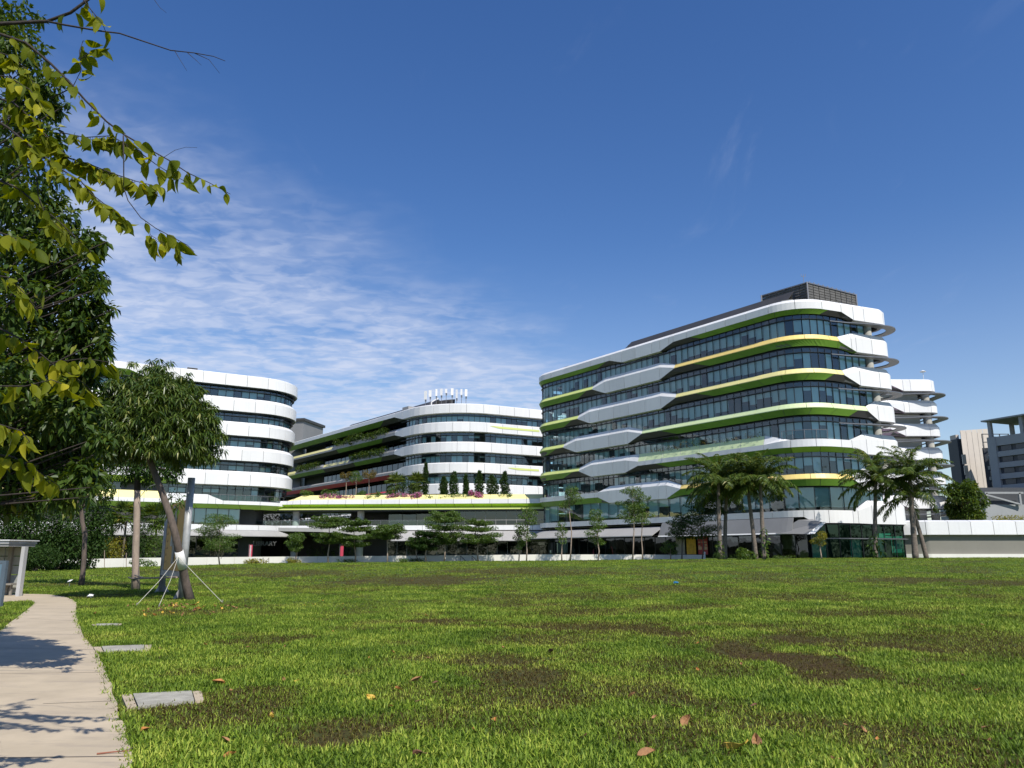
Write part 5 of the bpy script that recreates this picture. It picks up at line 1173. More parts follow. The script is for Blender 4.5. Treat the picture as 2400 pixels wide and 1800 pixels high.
for i in range(40):                                        # lower hanging skirt on the right
    d = sphere(1, g)[0]; q = at(430+45*g.random(), 1030+45*g.random(), YL); ros.append((q.x+d[0]*.2, YL+d[1]*.9, q.z))
ros = np.array(ros); P = []; D = []
for c in ros:
    n = int(13+5*g.random()); a = np.arange(n)*2.4+g.random()*6; e = .55-1.6*(np.arange(n)/n); d = np.stack([np.cos(a)*np.cos(e), np.sin(a)*np.cos(e), np.sin(e)], 1); P.append(np.repeat(c[None], n, 0)+d*.015); D.append(unit(d+g.normal(size=(n,3))*.12))
P = np.concatenate(P); D = np.concatenate(D); place('crown', leafmesh('crown', P, D,   .24*(.75+.5*g.random(len(P))), .056, .7, M_LMANGO, g, fold=.12), ltree)
idx = g.choice(len(ros), 46, replace=False)
for i in idx:
    c = Vector(ros[i]); s = fork.lerp(tr[-1], g.random()); m = s.lerp(c, .55)+Vector((0,0,.18+g.normal()*.08)); mb.tube([s, s.lerp(m, .5)+Vector((0,0,.05)), m, c], [.05,.038,.022,.008], 5)
mb.build('trunk', M_BARK, ltree, True)
w0, w1 = tr[3].lerp(tr[2], .15), tr[2].lerp(tr[1], .15); mb = MB(); mb.tube([w1, w1.lerp(w0, .45), w0], [.145,.152,.138], 14); mb.build('trunk_wrap', mk('white_wrap', (.70,.68,.64), .8, .08, 9, bump=.4, bscale=40), ltree, True)
q = at(404,1178,YL); crown('side_shoot', [((q.x, YL-.1, q.z), (.42,.4,.42), 130), (tuple(at(392,1195,YL)), .25, 40)], .17, .06, .5, M_LMID, ltree, 78, quad=False)
# ---- straight pale trunk behind it
b2 = gp(318,1382); Y2 = b2.y; t2 = empty('pale_trunk_tree', b2, 'straight pale-barked tree with a dark open crown behind the leaning tree', 'tree')
tp = [b2+Vector((0,0,-.05))]+[at(x, y, Y2) for x, y in ((318,1340),(318,1290),(320,1240),(321,1190),(322,1150),(321,1100),(319,1040))]
mb = MB(); mb.tube(tp[:6], [.20,.155,.15,.145,.14,.135], 10); mb.build('trunk', M_BARKP, t2, True); mb = MB(); mb.tube(tp[5:], [.135,.10,.05], 8)
cl = [px_clump(x, y, Y2+dy, r, n) for x, y, r, n, dy in ((270,1075,30,190,0),(300,1060,36,230,.8),(335,1085,34,220,-.5),(375,1090,32,200,.4),(405,1105,24,130,0),(260,1030,30,180,.5),(300,1110,24,120,0),(350,1050,36,220,.5),(390,1065,26,150,.8),(285,1000,30,180,.5),(350,1120,22,80,0),(415,1085,18,80,0),(245,1115,24,100,0))]
limbs(mb, tp[6], [c[0] for c in cl], .05, .012, g); mb.build('limb', M_BARKD, t2, True); cl = [(c, r, n*3) for c, r, n in cl]
crown('crown', cl, .15, .07, .4, M_LDARK, t2, 81, quad=False, shell=.2)
# ---- bent thin trunk further left
b3 = gp(190,1373); Y3 = b3.y; t3 = empty('thin_bent_tree', b3, 'thin tree with a kinked trunk between the spiky hedge and the pale trunk', 'tree')
tp = [b3+Vector((0,0,-.05))]+[at(x, y, Y3) for x, y in ((194,1345),(197,1310),(198,1275),(199,1250),(193,1225),(190,1195),(192,1150),(190,1080))]
mb = MB(); mb.tube(tp, [.14,.12,.11,.11,.12,.10,.09,.07,.03], 9); cl = [px_clump(x, y, Y3+dy, r, n) for x, y, r, n, dy in ((150,1130,40,240,0),(200,1120,38,240,.6),(240,1150,28,150,0),(120,1170,34,190,.5),(165,1060,44,280,.3),(215,1050,40,240,0),(245,1000,30,150,.8),(190,980,40,220,.4),(130,1010,44,240,0),(230,1090,26,140,-.4),(90,1110,40,220,0),(170,1185,24,110,0))]
limbs(mb, tp[6], [c[0] for c in cl], .045, .012, g); mb.build('trunk', M_BARK, t3, True); cl = [(c, r, n*3) for c, r, n in cl]
crown('crown', cl, .17, .08, .35, M_LSIDE, t3, 83, quad=False, shell=.2)

# ---- dense tree on the left at ten metres
YS = 10.0; st = empty('side_tree', (-8.6,10.2,0), 'dense leafy tree filling the left edge beside the path', 'tree')
CL = ((40,120,75,210,0),(20,40,70,160,.5),(95,200,52,130,0),(120,250,34,70,.2),(60,270,70,180,.6),(110,320,36,80,0),(40,380,90,260,.4),(60,470,90,260,0),(140,510,50,130,.3),(30,560,90,260,.6),(120,590,70,220,0),(200,565,36,90,.2),(225,575,22,40,0),(175,640,60,190,.3),(225,655,28,70,0),(80,660,90,280,.5),(190,710,50,150,0),(240,722,24,50,.1),(110,750,90,300,.3),(200,770,46,150,0),(235,775,22,50,.2),(60,820,90,280,.5),(165,820,70,230,0),(240,815,22,50,0),(110,890,90,300,.2),(200,880,46,140,.4),(50,950,90,280,.6),(150,960,80,260,0),(215,950,34,80,.2),(90,1030,90,290,.3),(180,1040,60,180,.5),(235,1030,26,50,0),(50,1100,90,260,.2),(140,1110,70,210,.6),(200,1110,40,100,0),(90,1130,60,160,.4),(30,1150,60,150,.2),(150,1150,46,110,0),(20,900,70,180,-.5),(0,700,90,200,-.4),(-70,300,110,160,0),(-80,600,130,200,0),(-90,900,130,200,0),(-60,1090,110,160,0),(-120,60,110,140,0))
g = np.random.default_rng(90); cl = [px_clump(x, y, YS+dy*1.6, r*1.0, int(n*2.5)) for x, y, r, n, dy in CL]
for x, y, r, n, dy in CL:
    for _ in range(3): a = g.random()*6.28; q = r*(.95+.35*g.random()); cl.append(px_clump(x+math.cos(a)*q, y+math.sin(a)*q*.8, YS+dy*1.6+g.normal()*.3, r*.22, int(n*.16)))
mb = MB(); mb.tube([(-8.6,10.2,-.1),(-8.5,10.2,1.5),(-8.3,10.1,3.5),(-8.0,10.0,6),(-7.8,10,8.5)], [.24,.21,.18,.13,.05], 10); mb.build('trunk', M_BARK, st, True)
mb = MB(); g = np.random.default_rng(91)
for c, r, n in cl:
    s_ = Vector((-8.35,10.1,max(1.6, c[2]-1.4-.5*g.random()))); limbs(mb, s_, [c], .022, .006, g, sag=.12)
mb.build('limb', M_BARKD, st, True); crown('crown', cl, .115, .056, .35, M_LSIDE, st, 92, quad=False, shell=.15, out=.55, dn=.3)

# ---- overhanging branches of a tree close by: traced stems, single leaves
YN = 4.8; nt_ = empty('overhanging_tree', (-6.2,4.2,0), 'big-leaved tree reaching its thin branches over the path from the left', 'tree')
g = np.random.default_rng(101)
def pt(x, y, d=0.0): return at(x, y, YN+d)
BR = [ # (pixel polyline, depth shift start, end, radius start, end, leaf density per metre, from fraction)
 ([(-120,75),(-40,58),(30,54),(110,50),(165,30),(225,-15),(260,-60)],0,0,.016,.010,6,.55),
 ([(110,50),(150,58),(230,72),(280,78),(340,98),(400,118),(455,124),(500,132),(528,143)],0,.1,.008,.002,0,0),
 ([(455,124),(490,140),(515,172)],.1,.1,.003,.001,0,0),([(410,120),(425,145),(438,166)],.1,.1,.0025,.001,0,0),([(440,124),(458,140),(472,153)],.1,.1,.0025,.001,0,0),
 ([(355,-10),(375,18),(390,30)],.1,.1,.002,.001,0,0),
 ([(-60,60),(60,100),(120,150),(165,195),(200,235),(250,285),(290,315),(350,350),(395,375),(440,405),(490,428),(540,455)],0,.25,.011,.002,9,.10),
 ([(290,315),(325,355),(365,385),(405,410),(440,428)],.1,.25,.004,.002,10,.2),
 ([(385,368),(410,352),(435,345),(462,346)],.1,.1,.002,.001,0,0),
 ([(-60,215),(30,240),(70,275),(110,320),(160,370),(210,385),(260,405),(320,425),(380,440)],.3,.1,.009,.002,34,.2),
 ([(140,310),(200,322),(260,318),(300,340)],.2,.1,.004,.002,34,.2),([(-60,250),(20,300),(80,350),(140,395),(190,425),(215,455),(260,490),(300,525)],0,0,.009,.002,28,.25),
 ([(289,318),(290,380),(290,440),(300,470),(330,510),(365,535),(405,556),(440,575),(455,590)],.1,.1,.005,.0018,4,.55),([(405,556),(415,580)],.1,.1,.002,.001,30,.1),([(350,530),(352,550),(385,570)],.1,.1,.002,.001,22,.2),
 ([(120,230),(170,205),(190,165),(186,120),(195,95)],.1,.1,.005,.002,12,.25),([(186,140),(215,120),(235,118)],.1,.1,.003,.001,16,.2),([(195,0),(215,25),(240,55),(250,80)],0,0,.004,.002,14,.2),
 ([(-60,400),(40,440),(90,480),(140,520),(180,560),(215,590)],.2,.1,.008,.002,18,.2),([(85,410),(90,460),(105,500),(150,545)],.1,.1,.004,.002,8,.3),
 ([(-60,170),(20,180),(70,210),(100,250)],.1,0,.006,.002,20,.1),([(-80,520),(0,545),(40,560),(80,575)],-.6,-.6,.006,.002,26,.2),([(-80,740),(0,770),(60,800),(120,850),(200,840),(262,850)],-.3,-.2,.008,.002,17,.3),
 ([(-80,880),(0,905),(60,905),(120,890),(160,905)],-.4,-.3,.006,.002,18,.2),([(-80,980),(0,995),(50,1010),(70,1035)],-.6,-.6,.005,.002,22,.3),([(120,850),(170,880),(205,905),(222,930)],-.2,-.2,.004,.002,16,.2),([(-60,640),(20,650),(60,690),(90,730)],.1,0,.006,.002,13,.2),
 ([(-60,1060),(30,1070),(90,1105),(140,1140)],.2,.2,.006,.002,16,.2),([(-60,330),(30,345),(80,330),(110,345)],.3,.3,.005,.002,20,.1),([(-40,110),(20,130),(60,160),(80,200)],.4,.4,.005,.002,22,.1)]
LP = []
wood = MB()
for poly, d0, d1, r0, r1, dens, f0 in BR:
    n = len(poly); P = [pt(x, y, d0+(d1-d0)*i/(n-1)+.03*g.normal()) for i, (x, y) in enumerate(poly)]
    rad = [r0+(r1-r0)*(i/(n-1))**.8 for i in range(n)]; wood = MB(); wood.tube(P, rad, 6)
    if dens:
        seg = [(P[i+1]-P[i]).length for i in range(n-1)]; tot = sum(seg); k = max(3, int(2.4*dens*tot*(1-f0)))
        for j in range(k):
            u = tot*(f0+(1-f0)*(j+g.random())/k); i = 0
            while i < n-2 and u > seg[i]: u -= seg[i]; i += 1
            p = P[i].lerp(P[i+1], min(1, u/seg[i])); d = (P[i+1]-P[i]).normalized(); rnd = Vector(g.normal(size=3)).normalized()
            dr = (d*.35+rnd*.55+Vector((0,0,-.75))).normalized(); pet = p+rnd*.015+Vector((0,0,-.012)); LP.append((pet, dr)); wood.tube([p, pet], [.0016,.0012], 4, caps=False)
    wood.build('branch', M_BARKD, nt_, True)
mb = MB(); mb.tube([(-6.2,4.2,-.1),(-6.1,4.2,1.5),(-5.8,4.3,3.0),(-5.3,4.5,4.2)], [.17,.15,.13,.09], 10)
for poly, d0, *_ in [b for b in BR if b[0][0][0] < 0]:
    e = pt(*poly[0], d0); s_ = Vector((-5.95,4.25,min(4.0, max(1.6, e.z-.6)))); mb.tube([s_, s_.lerp(e, .5)+Vector((0,0,.15)), e], [.022,.014,.010], 6)
mb.build('trunk', M_BARKD, nt_, True)
# leaf shapes: ovate blade with a drawn-out tip, folded along the midrib, three curls
def leaf_shape(curl, fold, tw):
    V = []; Fc = []; prof = ((0,.0),(.06,.20),(.20,.42),(.38,.50),(.58,.44),(.76,.28),(.88,.10),(1.0,.0))
    for t, w in prof:
        a = curl*t; y = t*math.cos(a*.6); z = -t*math.sin(a*.6); tz = tw*t
        for s in (-1, 0, 1): V.append((s*w*.46*math.cos(tz), y, z+abs(s)*w*fold+s*w*.46*math.sin(tz)+.012*math.sin(9*t)*abs(s)))
    for i in range(len(prof)-1):
        for k in (0, 1): Fc.append((3*i+k, 3*i+k+1, 3*i+4+k, 3*i+3+k))
    return mesh('leaf', V, Fc, M_LNEAR, None, True)
SHAPES = [leaf_shape(c, f, t) for c, f, t in ((.35,.22,.15),(.7,.32,-.2),(1.0,.15,.35),(.15,.42,-.1),(.55,.08,.0))]
vis = []
for p, d in LP:
    X, Yp = proj(*p); vis.append(-1 if X < -20 or X > 2400 or Yp < -30 else 1/p.y)
order = sorted(range(len(LP)), key=lambda i: -vis[i]); restV = []; restF = []
for rank, i in enumerate(order):
    p, d = LP[i]; L = float(np.clip(g.normal(.115,.022), .06, .16)); q = d.to_track_quat('Y', 'Z').to_matrix().to_4x4() @ Matrix.Rotation(g.random()*6.283, 4, 'Y'); M = Matrix.Translation(p) @ q @ Matrix.Diagonal((L*(.95+.25*g.random()), L, L, 1)); sh = SHAPES[int(g.integers(5))]
    if rank < 290:
        o = bpy.data.objects.new('leaf', sh); COL.objects.link(o); o.parent = nt_; o.matrix_parent_inverse = Matrix.Translation(-Vector(nt_.location)); o.matrix_basis = M
    else:
        b0 = len(restV); restV += [tuple(M @ v.co) for v in sh.vertices]; restF += [tuple(b0+k for k in f.vertices) for f in sh.polygons]
o = place('foliage', mesh('foliage', restV, restF, M_LNEAR, None, True), nt_); tag(o, kind='stuff')

g = np.random.default_rng(300); bl = []  # added trees behind and right of the camera, only for the window reflections
for k in range(110):
    x = -200+420*(k+g.random())/110; y = -70-25*g.random(); h = 7+6*g.random(); bl.append(((x, y, h*.55), (4.5,4,h*.5), 110))
for k in range(60):
    y = -70+170*(k+g.random())/60; x = 150+40*g.random(); h = 8+6*g.random(); bl.append(((x, y, h*.55), (4,4.5,h*.5), 110))
belt = crown('added_tree_belt', bl, 1.2, .7, .2, M_LDARK, None, 301); tag(belt, 'belt of dark trees added outside the view, seen only mirrored in the windows', 'trees', kind='stuff')
# ------------------------------------------------------------------ low white wall at the top of the lawn
YW = 95.0
WP = [(px, yt) for px, yt in ((96,1312.5),(200,1310),(330,1307.5),(480,1306),(650,1304.5),(900,1303),(1120,1301),(1240,1299.5),(1450,1299.5),(1652,1300.5))]
wall = empty('low_wall', (-20,YW,.3), 'long low white wall along the top of the lawn', 'wall')
wx = []; wz = []
for px, yt in WP: p = at(px, yt, YW); wx.append(p.x); wz.append(p.z)
X0, X1 = wx[0], wx[-1]; n = 24; q = np.linspace(X0, X1, n+1)
for k in range(n):
    a, b = q[k]+.012, q[k+1]-.012; za, zb = np.interp([a, b], wx, wz); ga, gb = float(gz(a, YW))-.5, float(gz(b, YW))-.5; mb = MB()
    V = [(a,YW,ga),(b,YW,gb),(b,YW,zb),(a,YW,za),(a,YW+.3,ga),(b,YW+.3,gb),(b,YW+.3,zb),(a,YW+.3,za)]
    for f in ((0,1,2,3),(5,4,7,6),(3,2,6,7),(1,5,6,2),(4,0,3,7)): mb.poly([V[i] for i in f])
    mb.build('wall_bay', M_WALLW, wall)
# bollard, stair rails and stakes by the wall
p = at(1652,1310,93); bo = empty('bollard', (p.x,93,float(gz(p.x,93))), 'short white post at the right end of the white wall', 'bollard')
mb = MB(); z0 = float(gz(p.x,93)); mb.tube([(p.x,93,z0-.1),(p.x,93,z0+.75)], .09, 10); mb.build('post', M_WHITE, bo); mb = MB(); mb.tube([(p.x,93,z0+.75),(p.x,93,z0+.80),(p.x,93,z0+.9)], [.13,.13,.04], 10); mb.build('cap', M_WHITE, bo)
M_RAILD = mk('dark_rail', (.06,.06,.06), .5)
for k, (xa, xb, lab) in enumerate(((1079,1093,'dark sloping stair rail against the white wall, left of the other rail'),(1106,1120,'dark double stair rail against the white wall beside the flat tiered tree'))):
    a, b = at(xa,1303,94.4), at(xb,1316,93.6); rt = empty('stair_rail', (a.x,94.4,float(gz(a.x,94))), lab, 'railing', 'stair rails at the wall'); mb = MB(); mb.bar((a.x,94.4,.2),(a.x,94.4,a.z), .05); mb.build('post', M_RAILD, rt)
    mb = MB(); mb.bar(a, b, .05); mb.build('handrail', M_RAILD, rt)
    if k: mb = MB(); mb.bar(a-Vector((0,0,.25)), b-Vector((.1,0,.25)), .04); mb.build('handrail', M_RAILD, rt)
M_STAKE = mk('stake_wood', (.22,.20,.17), .8)
for k, (x, yb, yt, lean, lab) in enumerate(((617,1321,1307,-22,'pair of dark props against the wall by the yellowish clump, upright with a slanted brace'),(630,1322,1307,-14,'dark prop beside the round bushy tree, upright with a slanted brace'),(1532,1309,1299,5,'short dark stake left of the poster windows'),(245,1330,1290,4,'pale thin stake before the wall beside the bent thin trunk'),(296,1330,1296,6,'pale thin stake before the wall beside the pale straight trunk'))):
    Yk = 93.5; a = at(x, yb, Yk); b = at(x, yt, Yk); z0 = float(gz(a.x, Yk)); rt = empty('tree_stake', (a.x, Yk, z0), lab, 'stake', 'stakes along the wall'); mb = MB(); mb.bar((a.x,Yk,z0-.1), (b.x,Yk,b.z), .06); mb.build('stake', M_STAKE if k < 3 else M_BARKP, rt)
    if k < 2: c = at(x+lean, yb, Yk-.3); mb = MB(); mb.bar((c.x,Yk-.3,z0-.05), (b.x,Yk,b.z-.1), .06); mb.build('brace', M_STAKE, rt)
# posters behind the ground-floor glass
PO = [((1568,1590),(.30,.27,.22),'faded grey-brown poster panel behind the ground-floor glass'),((1592,1616),(.62,.34,.03),'orange poster panel behind the ground-floor glass'),((1619,1643),(.42,.05,.05),'red poster panel with pale blocks behind the ground-floor glass')]
for k, ((xa, xb), c, lab) in enumerate(PO):
    s0_, s1_ = sa(xa, 2.5), sa(xb, 2.5); rt = empty('poster_panel', FR.pos((s0_+s1_)/2, -1.5, 1.4), lab, 'poster', 'posters in the ground-floor windows'); m = mk('poster_%s' % ('grey','orange','red')[k], c, .7, .25, 2.5)
    o = strip(FR, s0_+.05, s1_-.05, -1.42, 1.35, -1.42, 3.95, 'sheet', m, rt); mb = MB()
    for zz in (1.3, 4.0): mb.bar(FR.pos(s0_, -1.45, zz), FR.pos(s1_, -1.45, zz), .06)
    mb.build('frame', M_FRAME, rt)
    if k == 2:
        mb = MB(); L_ = s1_-s0_
        for u, v, w_, h_ in ((.06,.25,.34,.16),(.60,.25,.34,.16),(.06,.62,.26,.05),(.4,.62,.5,.05),(.06,.42,.2,.05),(.7,.45,.22,.1)):
            mb.quad(FR.pos(s0_+L_*u, -1.40, 1.35+2.6*v), FR.pos(s0_+L_*(u+w_), -1.40, 1.35+2.6*v), FR.pos(s0_+L_*(u+w_), -1.40, 1.35+2.6*(v+h_)), FR.pos(s0_+L_*u, -1.40, 1.35+2.6*(v+h_)))
        mb.build('print', mk('poster_print', (.55,.35,.20), .7), rt)

# ------------------------------------------------------------------ steel sign with orange panel
pr, pl = gp(424,1403), gp(378,1389); tr_ = at(442,1120,pr.y); tl_ = at(392,1180,pl.y)
sg = empty('totem_sign', (pr+pl)/2, 'tall steel-framed sign with weathered orange panel beside the leaning trunk', 'sign')
M_ORP = mk('orange_sign_face', (.52,.28,.055), .55, .18, 1.6, streak=.35)
for b, t_, r in ((pr, tr_, .125), (pl, tl_, .125)):
    mb = MB(); mb.tube([b+Vector((0,0,-.1)), (b.x, b.y, t_.z)], r, 20); mb.build('post', M_STEEL, sg, True)
    for q in mb.f[-2:]: pass
    mb = MB(); d = (pl-pr).normalized()
    for a in (0, 2.09, 4.19): mb.poly([b+Vector((math.cos(a)*.12, math.sin(a)*.12, .0)), b+Vector((math.cos(a)*.34, math.sin(a)*.34, .0)), b+Vector((math.cos(a)*.12, math.sin(a)*.12, .32))])
    mb.build('base_gusset', M_STEEL, sg)
d = (pl-pr); L_ = math.hypot(d.x, d.y); d.normalize(); nrm = Vector((d.y, -d.x, 0)); nrm = nrm if nrm.y < 0 else -nrm
def sp(u, z, o=0.0): v = pr+d*u+nrm*o; return Vector((v.x, v.y, z))
def sbox(name, u0, u1, z0, z1, o0, o1, mat):
    mb = MB(); V = [sp(u0,z0,o1),sp(u1,z0,o1),sp(u1,z1,o1),sp(u0,z1,o1),sp(u0,z0,o0),sp(u1,z0,o0),sp(u1,z1,o0),sp(u0,z1,o0)]
    for f in ((0,1,2,3),(5,4,7,6),(3,2,6,7),(4,5,1,0),(1,5,6,2),(4,0,3,7)): mb.poly([V[i] for i in f])
    return mb.build(name, mat, sg)
ztop = min(tl_.z, tr_.z)-.10; z_b = at(400,1337,(pr.y+pl.y)/2).z
sbox('sign_panel', .16, L_-.16, z_b, ztop, -.05, .05, M_ORP); sbox('bottom_rail', .12, L_-.12, z_b-.22, z_b-.02, -.09, .09, M_STEEL); sbox('side_trim', L_-.34, L_-.18, z_b, ztop, -.07, .075, M_STEEL)
sbox('inlay_strip', L_*.42, L_*.52, z_b+.25, ztop-.2, .05, .085, M_MID); sbox('inlay_strip', L_*.56, L_*.63, z_b+.9, ztop-.1, .05, .085, M_STEEL)
mb = MB(); M_MARK = mk('sign_print', (.20,.09,.02), .7)
rm = random.Random(8)
for k in range(9):                                                    # column of small worn marks on the face
    zz = z_b+.25+k*.27
    for q_ in range(3):
        u_ = L_*(.80+.035*q_); h_ = .06+.08*rm.random(); o_ = .04*rm.random(); w_ = L_*(.012+.016*rm.random())
        mb.quad(sp(u_, zz+o_, .056), sp(u_+w_, zz+o_, .056), sp(u_+w_, zz+o_+h_*rm.choice((1,.35)), .056), sp(u_, zz+o_+h_*rm.choice((1,.35)), .056))
mb.build('face_marks', M_MARK, sg)
sbox('cross_rail', .1, L_-.1, .78, .86, -.05, .05, M_STEEL)

# ------------------------------------------------------------------ guy ropes and prop of the leaning tree
knot = tr[2].lerp(tr[3], .5)
M_ROPE = mk('pale_rope', (.48,.46,.40), .8)
for k, (x, y, lab) in enumerate(((520,1413,'pale guy rope from the wrapped trunk to the lawn away from the path'),(371,1425,'pale guy rope from the wrapped trunk to the lawn nearest the path edge drain cover'),(319,1421,'pale guy rope from the wrapped trunk past the steel sign towards the path'))):
    e = gp(x, y); rt = empty('guy_rope', e, lab, 'rope', 'guy ropes of the leaning tree'); mb = MB(); mb.tube([knot+Vector((0,-.16,0)), (knot+e)/2+Vector((0,0,-.02)), e+Vector((0,0,.03))], .008, 6); mb.build('rope', M_ROPE, rt)
    mb = MB(); mb.tube([e+Vector((0,0,-.1)), e+Vector((.02,0,.10))], .02, 6); mb.build('peg', M_STAKE, rt)
rt = empty('prop_pole', at(360,1353,29.0), 'horizontal pale pole tied with black straps to the straight pale trunk', 'pole'); a, b = at(309,1356,Y2-.2), at(414,1353,pr.y+.15); mb = MB(); mb.tube([a, b], .035, 8); mb.build('pole', M_BARKP, rt)
mb = MB(); c = at(318,1354,Y2); mb.tube([(c.x-.22,c.y-.2,c.z+.02),(c.x-.05,c.y-.24,c.z-.03),(c.x+.12,c.y-.24,c.z+.02)], .035, 6); mb.tube([(c.x+.05,c.y-.24,c.z+.12),(c.x+.25,c.y-.24,c.z+.05),(c.x+.45,c.y-.25,c.z+.02)], .03, 6); mb.build('strap', M_RAILD, rt)
# strap hanging between trunk and sign
rt = empty('branch_tie', at(338,1120,Y2), 'thin twisted cord from the pale trunk up to the leaning trunk', 'rope'); mb = MB(); mb.tube([at(326,1168,Y2-.2), at(340,1150,Y2-.6), at(350,1140,Y2-1), at(388,1128,pr.y+.4)], .014, 5); mb.build('cord', M_ROPE, rt)

# ------------------------------------------------------------------ shelter at the path bend
YH = gp(46,1399).y; sh = empty('shelter', (at(20,1399,YH).x, YH, 0), 'small grey flat-roofed shelter at the bend of the path', 'shelter'); M_SHP = mk('shelter_paint', (.42,.42,.42), .5, .06, 1.0); k = YH/F
pb, ptp = at(43,1401,YH), at(62,1281,YH); mb = MB(); mb.bar((pb.x,YH,-.02),(pb.x,YH,ptp.z), .13, .2); mb.build('post', M_SHP, sh)
mb = MB(); mb.bar((pb.x-3.2,YH,-.02),(pb.x-3.2,YH,ptp.z), .13, .2); mb.build('post', M_SHP, sh)
re = at(84,1269,YH+.9); mb = MB(); mb.box((re.x-2.6,YH+.1,ptp.z), 5.2, 1.6, .10); mb.build('roof_soffit', M_GREYP, sh)
mb = MB(); mb.box((re.x-2.62,YH+.1,ptp.z+.10), 5.3, 1.7, .10); mb.build('roof_slab', M_SHP, sh); mb = MB(); mb.box((re.x-2.62,YH+.1,ptp.z+.203), 5.4, 1.8, .035); mb.build('roof_sheet', M_WHITE, sh)
M_BRK = mk('shelter_back', (.30,.30,.27), .7, .25, 2.5, bump=.2)
xbk = at(38,1395,YH+.8).x-.3
for j in range(8):
    for r_ in range(5): mb = MB(); mb.box((xbk-.62*j,YH+.8,.12+.34*r_), .58, .06, .31); mb.build('back_panel', M_BRK, sh)
mb = MB(); mb.bar((xbk-.05,YH+.72,0),(xbk-.05,YH+.72,ptp.z), .14); mb.build('rear_post', M_STAKE, sh); mb = MB(); mb.box((pb.x-1.7,YH+.45,.42), 2.4, .4, .06); mb.build('bench', M_STAKE, sh)
mb = MB()
for u in (-.6,-2.6): mb.bar((pb.x+u,YH+.45,0),(pb.x+u,YH+.45,.42), .07)
mb.build('bench_leg', M_STAKE, sh)
Yi = gp(6,1424).y; ip = empty('info_panel', (at(2,1424,Yi).x, Yi, 0), 'blue-grey information panel on the grass before the shelter', 'sign'); xr = at(2,1420,Yi).x; zt_ = at(16,1314,Yi).z; M_IP = mk('panel_blue', (.11,.17,.22), .3, .25, .8); M_IPD = mk('panel_edge', (.10,.13,.16), .4)
mb = MB(); mb.box((xr-.65,Yi,.35), 1.12, .05, zt_-.45); mb.build('face', M_IP, ip)
for u in (-.05, -1.25): mb = MB(); mb.box((xr+u,Yi+.02,-.05), .12, .12, zt_+.05); mb.build('post', M_IPD, ip)
mb = MB(); mb.box((xr-.65,Yi+.02,zt_-.08), 1.08, .11, .08); mb.build('top_rail', M_IPD, ip); mb = MB(); mb.box((xr-.65,Yi-.03,zt_-.75), .8, .01, .03); mb.box((xr-.75,Yi-.03,zt_-.95), .6, .01, .02); mb.build('print_line', M_IPD, ip)
p = gp(162,1376); lt = empty('plant_label', p, 'small white plant label on a thin stake in the grass', 'label'); zz = at(163,1362,p.y).z; mb = MB(); mb.bar(p+Vector((0,0,-.05)), (p.x,p.y,zz), .025); mb.build('stake', M_FIN, lt); mb = MB(); mb.poly([(p.x-.09,p.y-.06,zz-.03),(p.x+.07,p.y-.06,zz-.0),(p.x+.12,p.y+.05,zz+.08),(p.x-.04,p.y+.05,zz+.05)]); mb.poly([(p.x-.09,p.y-.06,zz-.035),(p.x-.04,p.y+.05,zz+.045),(p.x+.12,p.y+.05,zz+.075),(p.x+.07,p.y-.06,zz-.005)]); mb.build('plate', M_WHITE, lt)

# ------------------------------------------------------------------ far blocks on the right
M_BEIGE = mk('beige_render', (.52,.46,.40), .8, .06, .2, streak=.15); M_APT = mk('apartment_grey', (.30,.31,.32), .8, .06, .2, streak=.15); M_WIN = mk('far_window', (.035,.045,.055), .15, .3, .3); M_TERRA = mk('red_brown_panel', (.10,.028,.018), .7)
M_SLATE = mk('slate_panel', (.055,.06,.07), .6)
# grey apartment block: one long face turned to the left
A0 = at(2312,985,213); dA = Vector((.38,-.925,0)).normalized(); nA = Vector((-dA.y*-1*-1, 0, 0)); nA = Vector((dA.y, -dA.x, 0)); nA = nA if nA.x < 0 else -nA
ap = empty('apartment_block', (A0.x+8, A0.y-18, 1), 'grey apartment block with long window bands and an open roof frame', 'building')
def ap_p(u, o, z): v = Vector((A0.x, A0.y, 0))+dA*u+nA*o; return Vector((v.x, v.y, z))
def ap_box(name, u0, u1, o0, o1, z0, z1, mat, parent=None):
    mb = MB(); V = [ap_p(u,o,z) for z in (z0,z1) for u,o in ((u0,o0),(u1,o0),(u1,o1),(u0,o1))]
    for f in ((0,3,2,1),(4,5,6,7),(0,1,5,4),(1,2,6,5),(2,3,7,6),(3,0,4,7)): mb.poly([V[i] for i in f])
    return mb.build(name, mat, parent or ap)
HT = A0.z; UL = 62
ap_box('wall', 0, UL, -14, -.4, 0, HT-5.0, M_SLATE); ap_box('corner_fin', -.3, 2.0, -1.2, .5, 0, HT-4.9, M_APT)
for kf in range(9):
    z0 = HT-7.4-3.05*kf-(0 if kf else 0)
    ap_box('spandrel', 2.0, UL, -.38, .25, z0-.1, z0+1.35 if kf else z0+2.4, M_APT)
    for j in range(14): 
        w = ap_box('window', 3.0+j*4.2, 5.9+j*4.2, -.39, -.20, z0-1.55, z0-.25, M_WIN)
ap_box('recess_panel', 17.5, 25, -.3, .35, HT-31, HT-18.2, M_TERRA); ap_box('vertical_fin', 25, 26.3, -.3, 1.2, 0, HT-17, M_APT)
for u in (0, 9, 19, 29, 39, 49): ap_box('roof_post', u, u+.9, -.9, 0, HT-5, HT-.4, M_APT)
for u in (0, 9, 19, 29, 39): ap_box('roof_post', u, u+.9, -9.9, -9, HT-5, HT-.4, M_APT)
ap_box('roof_slab', -1.2, UL, -14, .8, HT-.4, HT, M_APT)
for k_, u in enumerate((1.5, 10.5, 20.5)): ap_box('roof_wall', u+2, u+7, -8.6, -8.2, HT-4.8, HT-1.3, M_BEIGE)
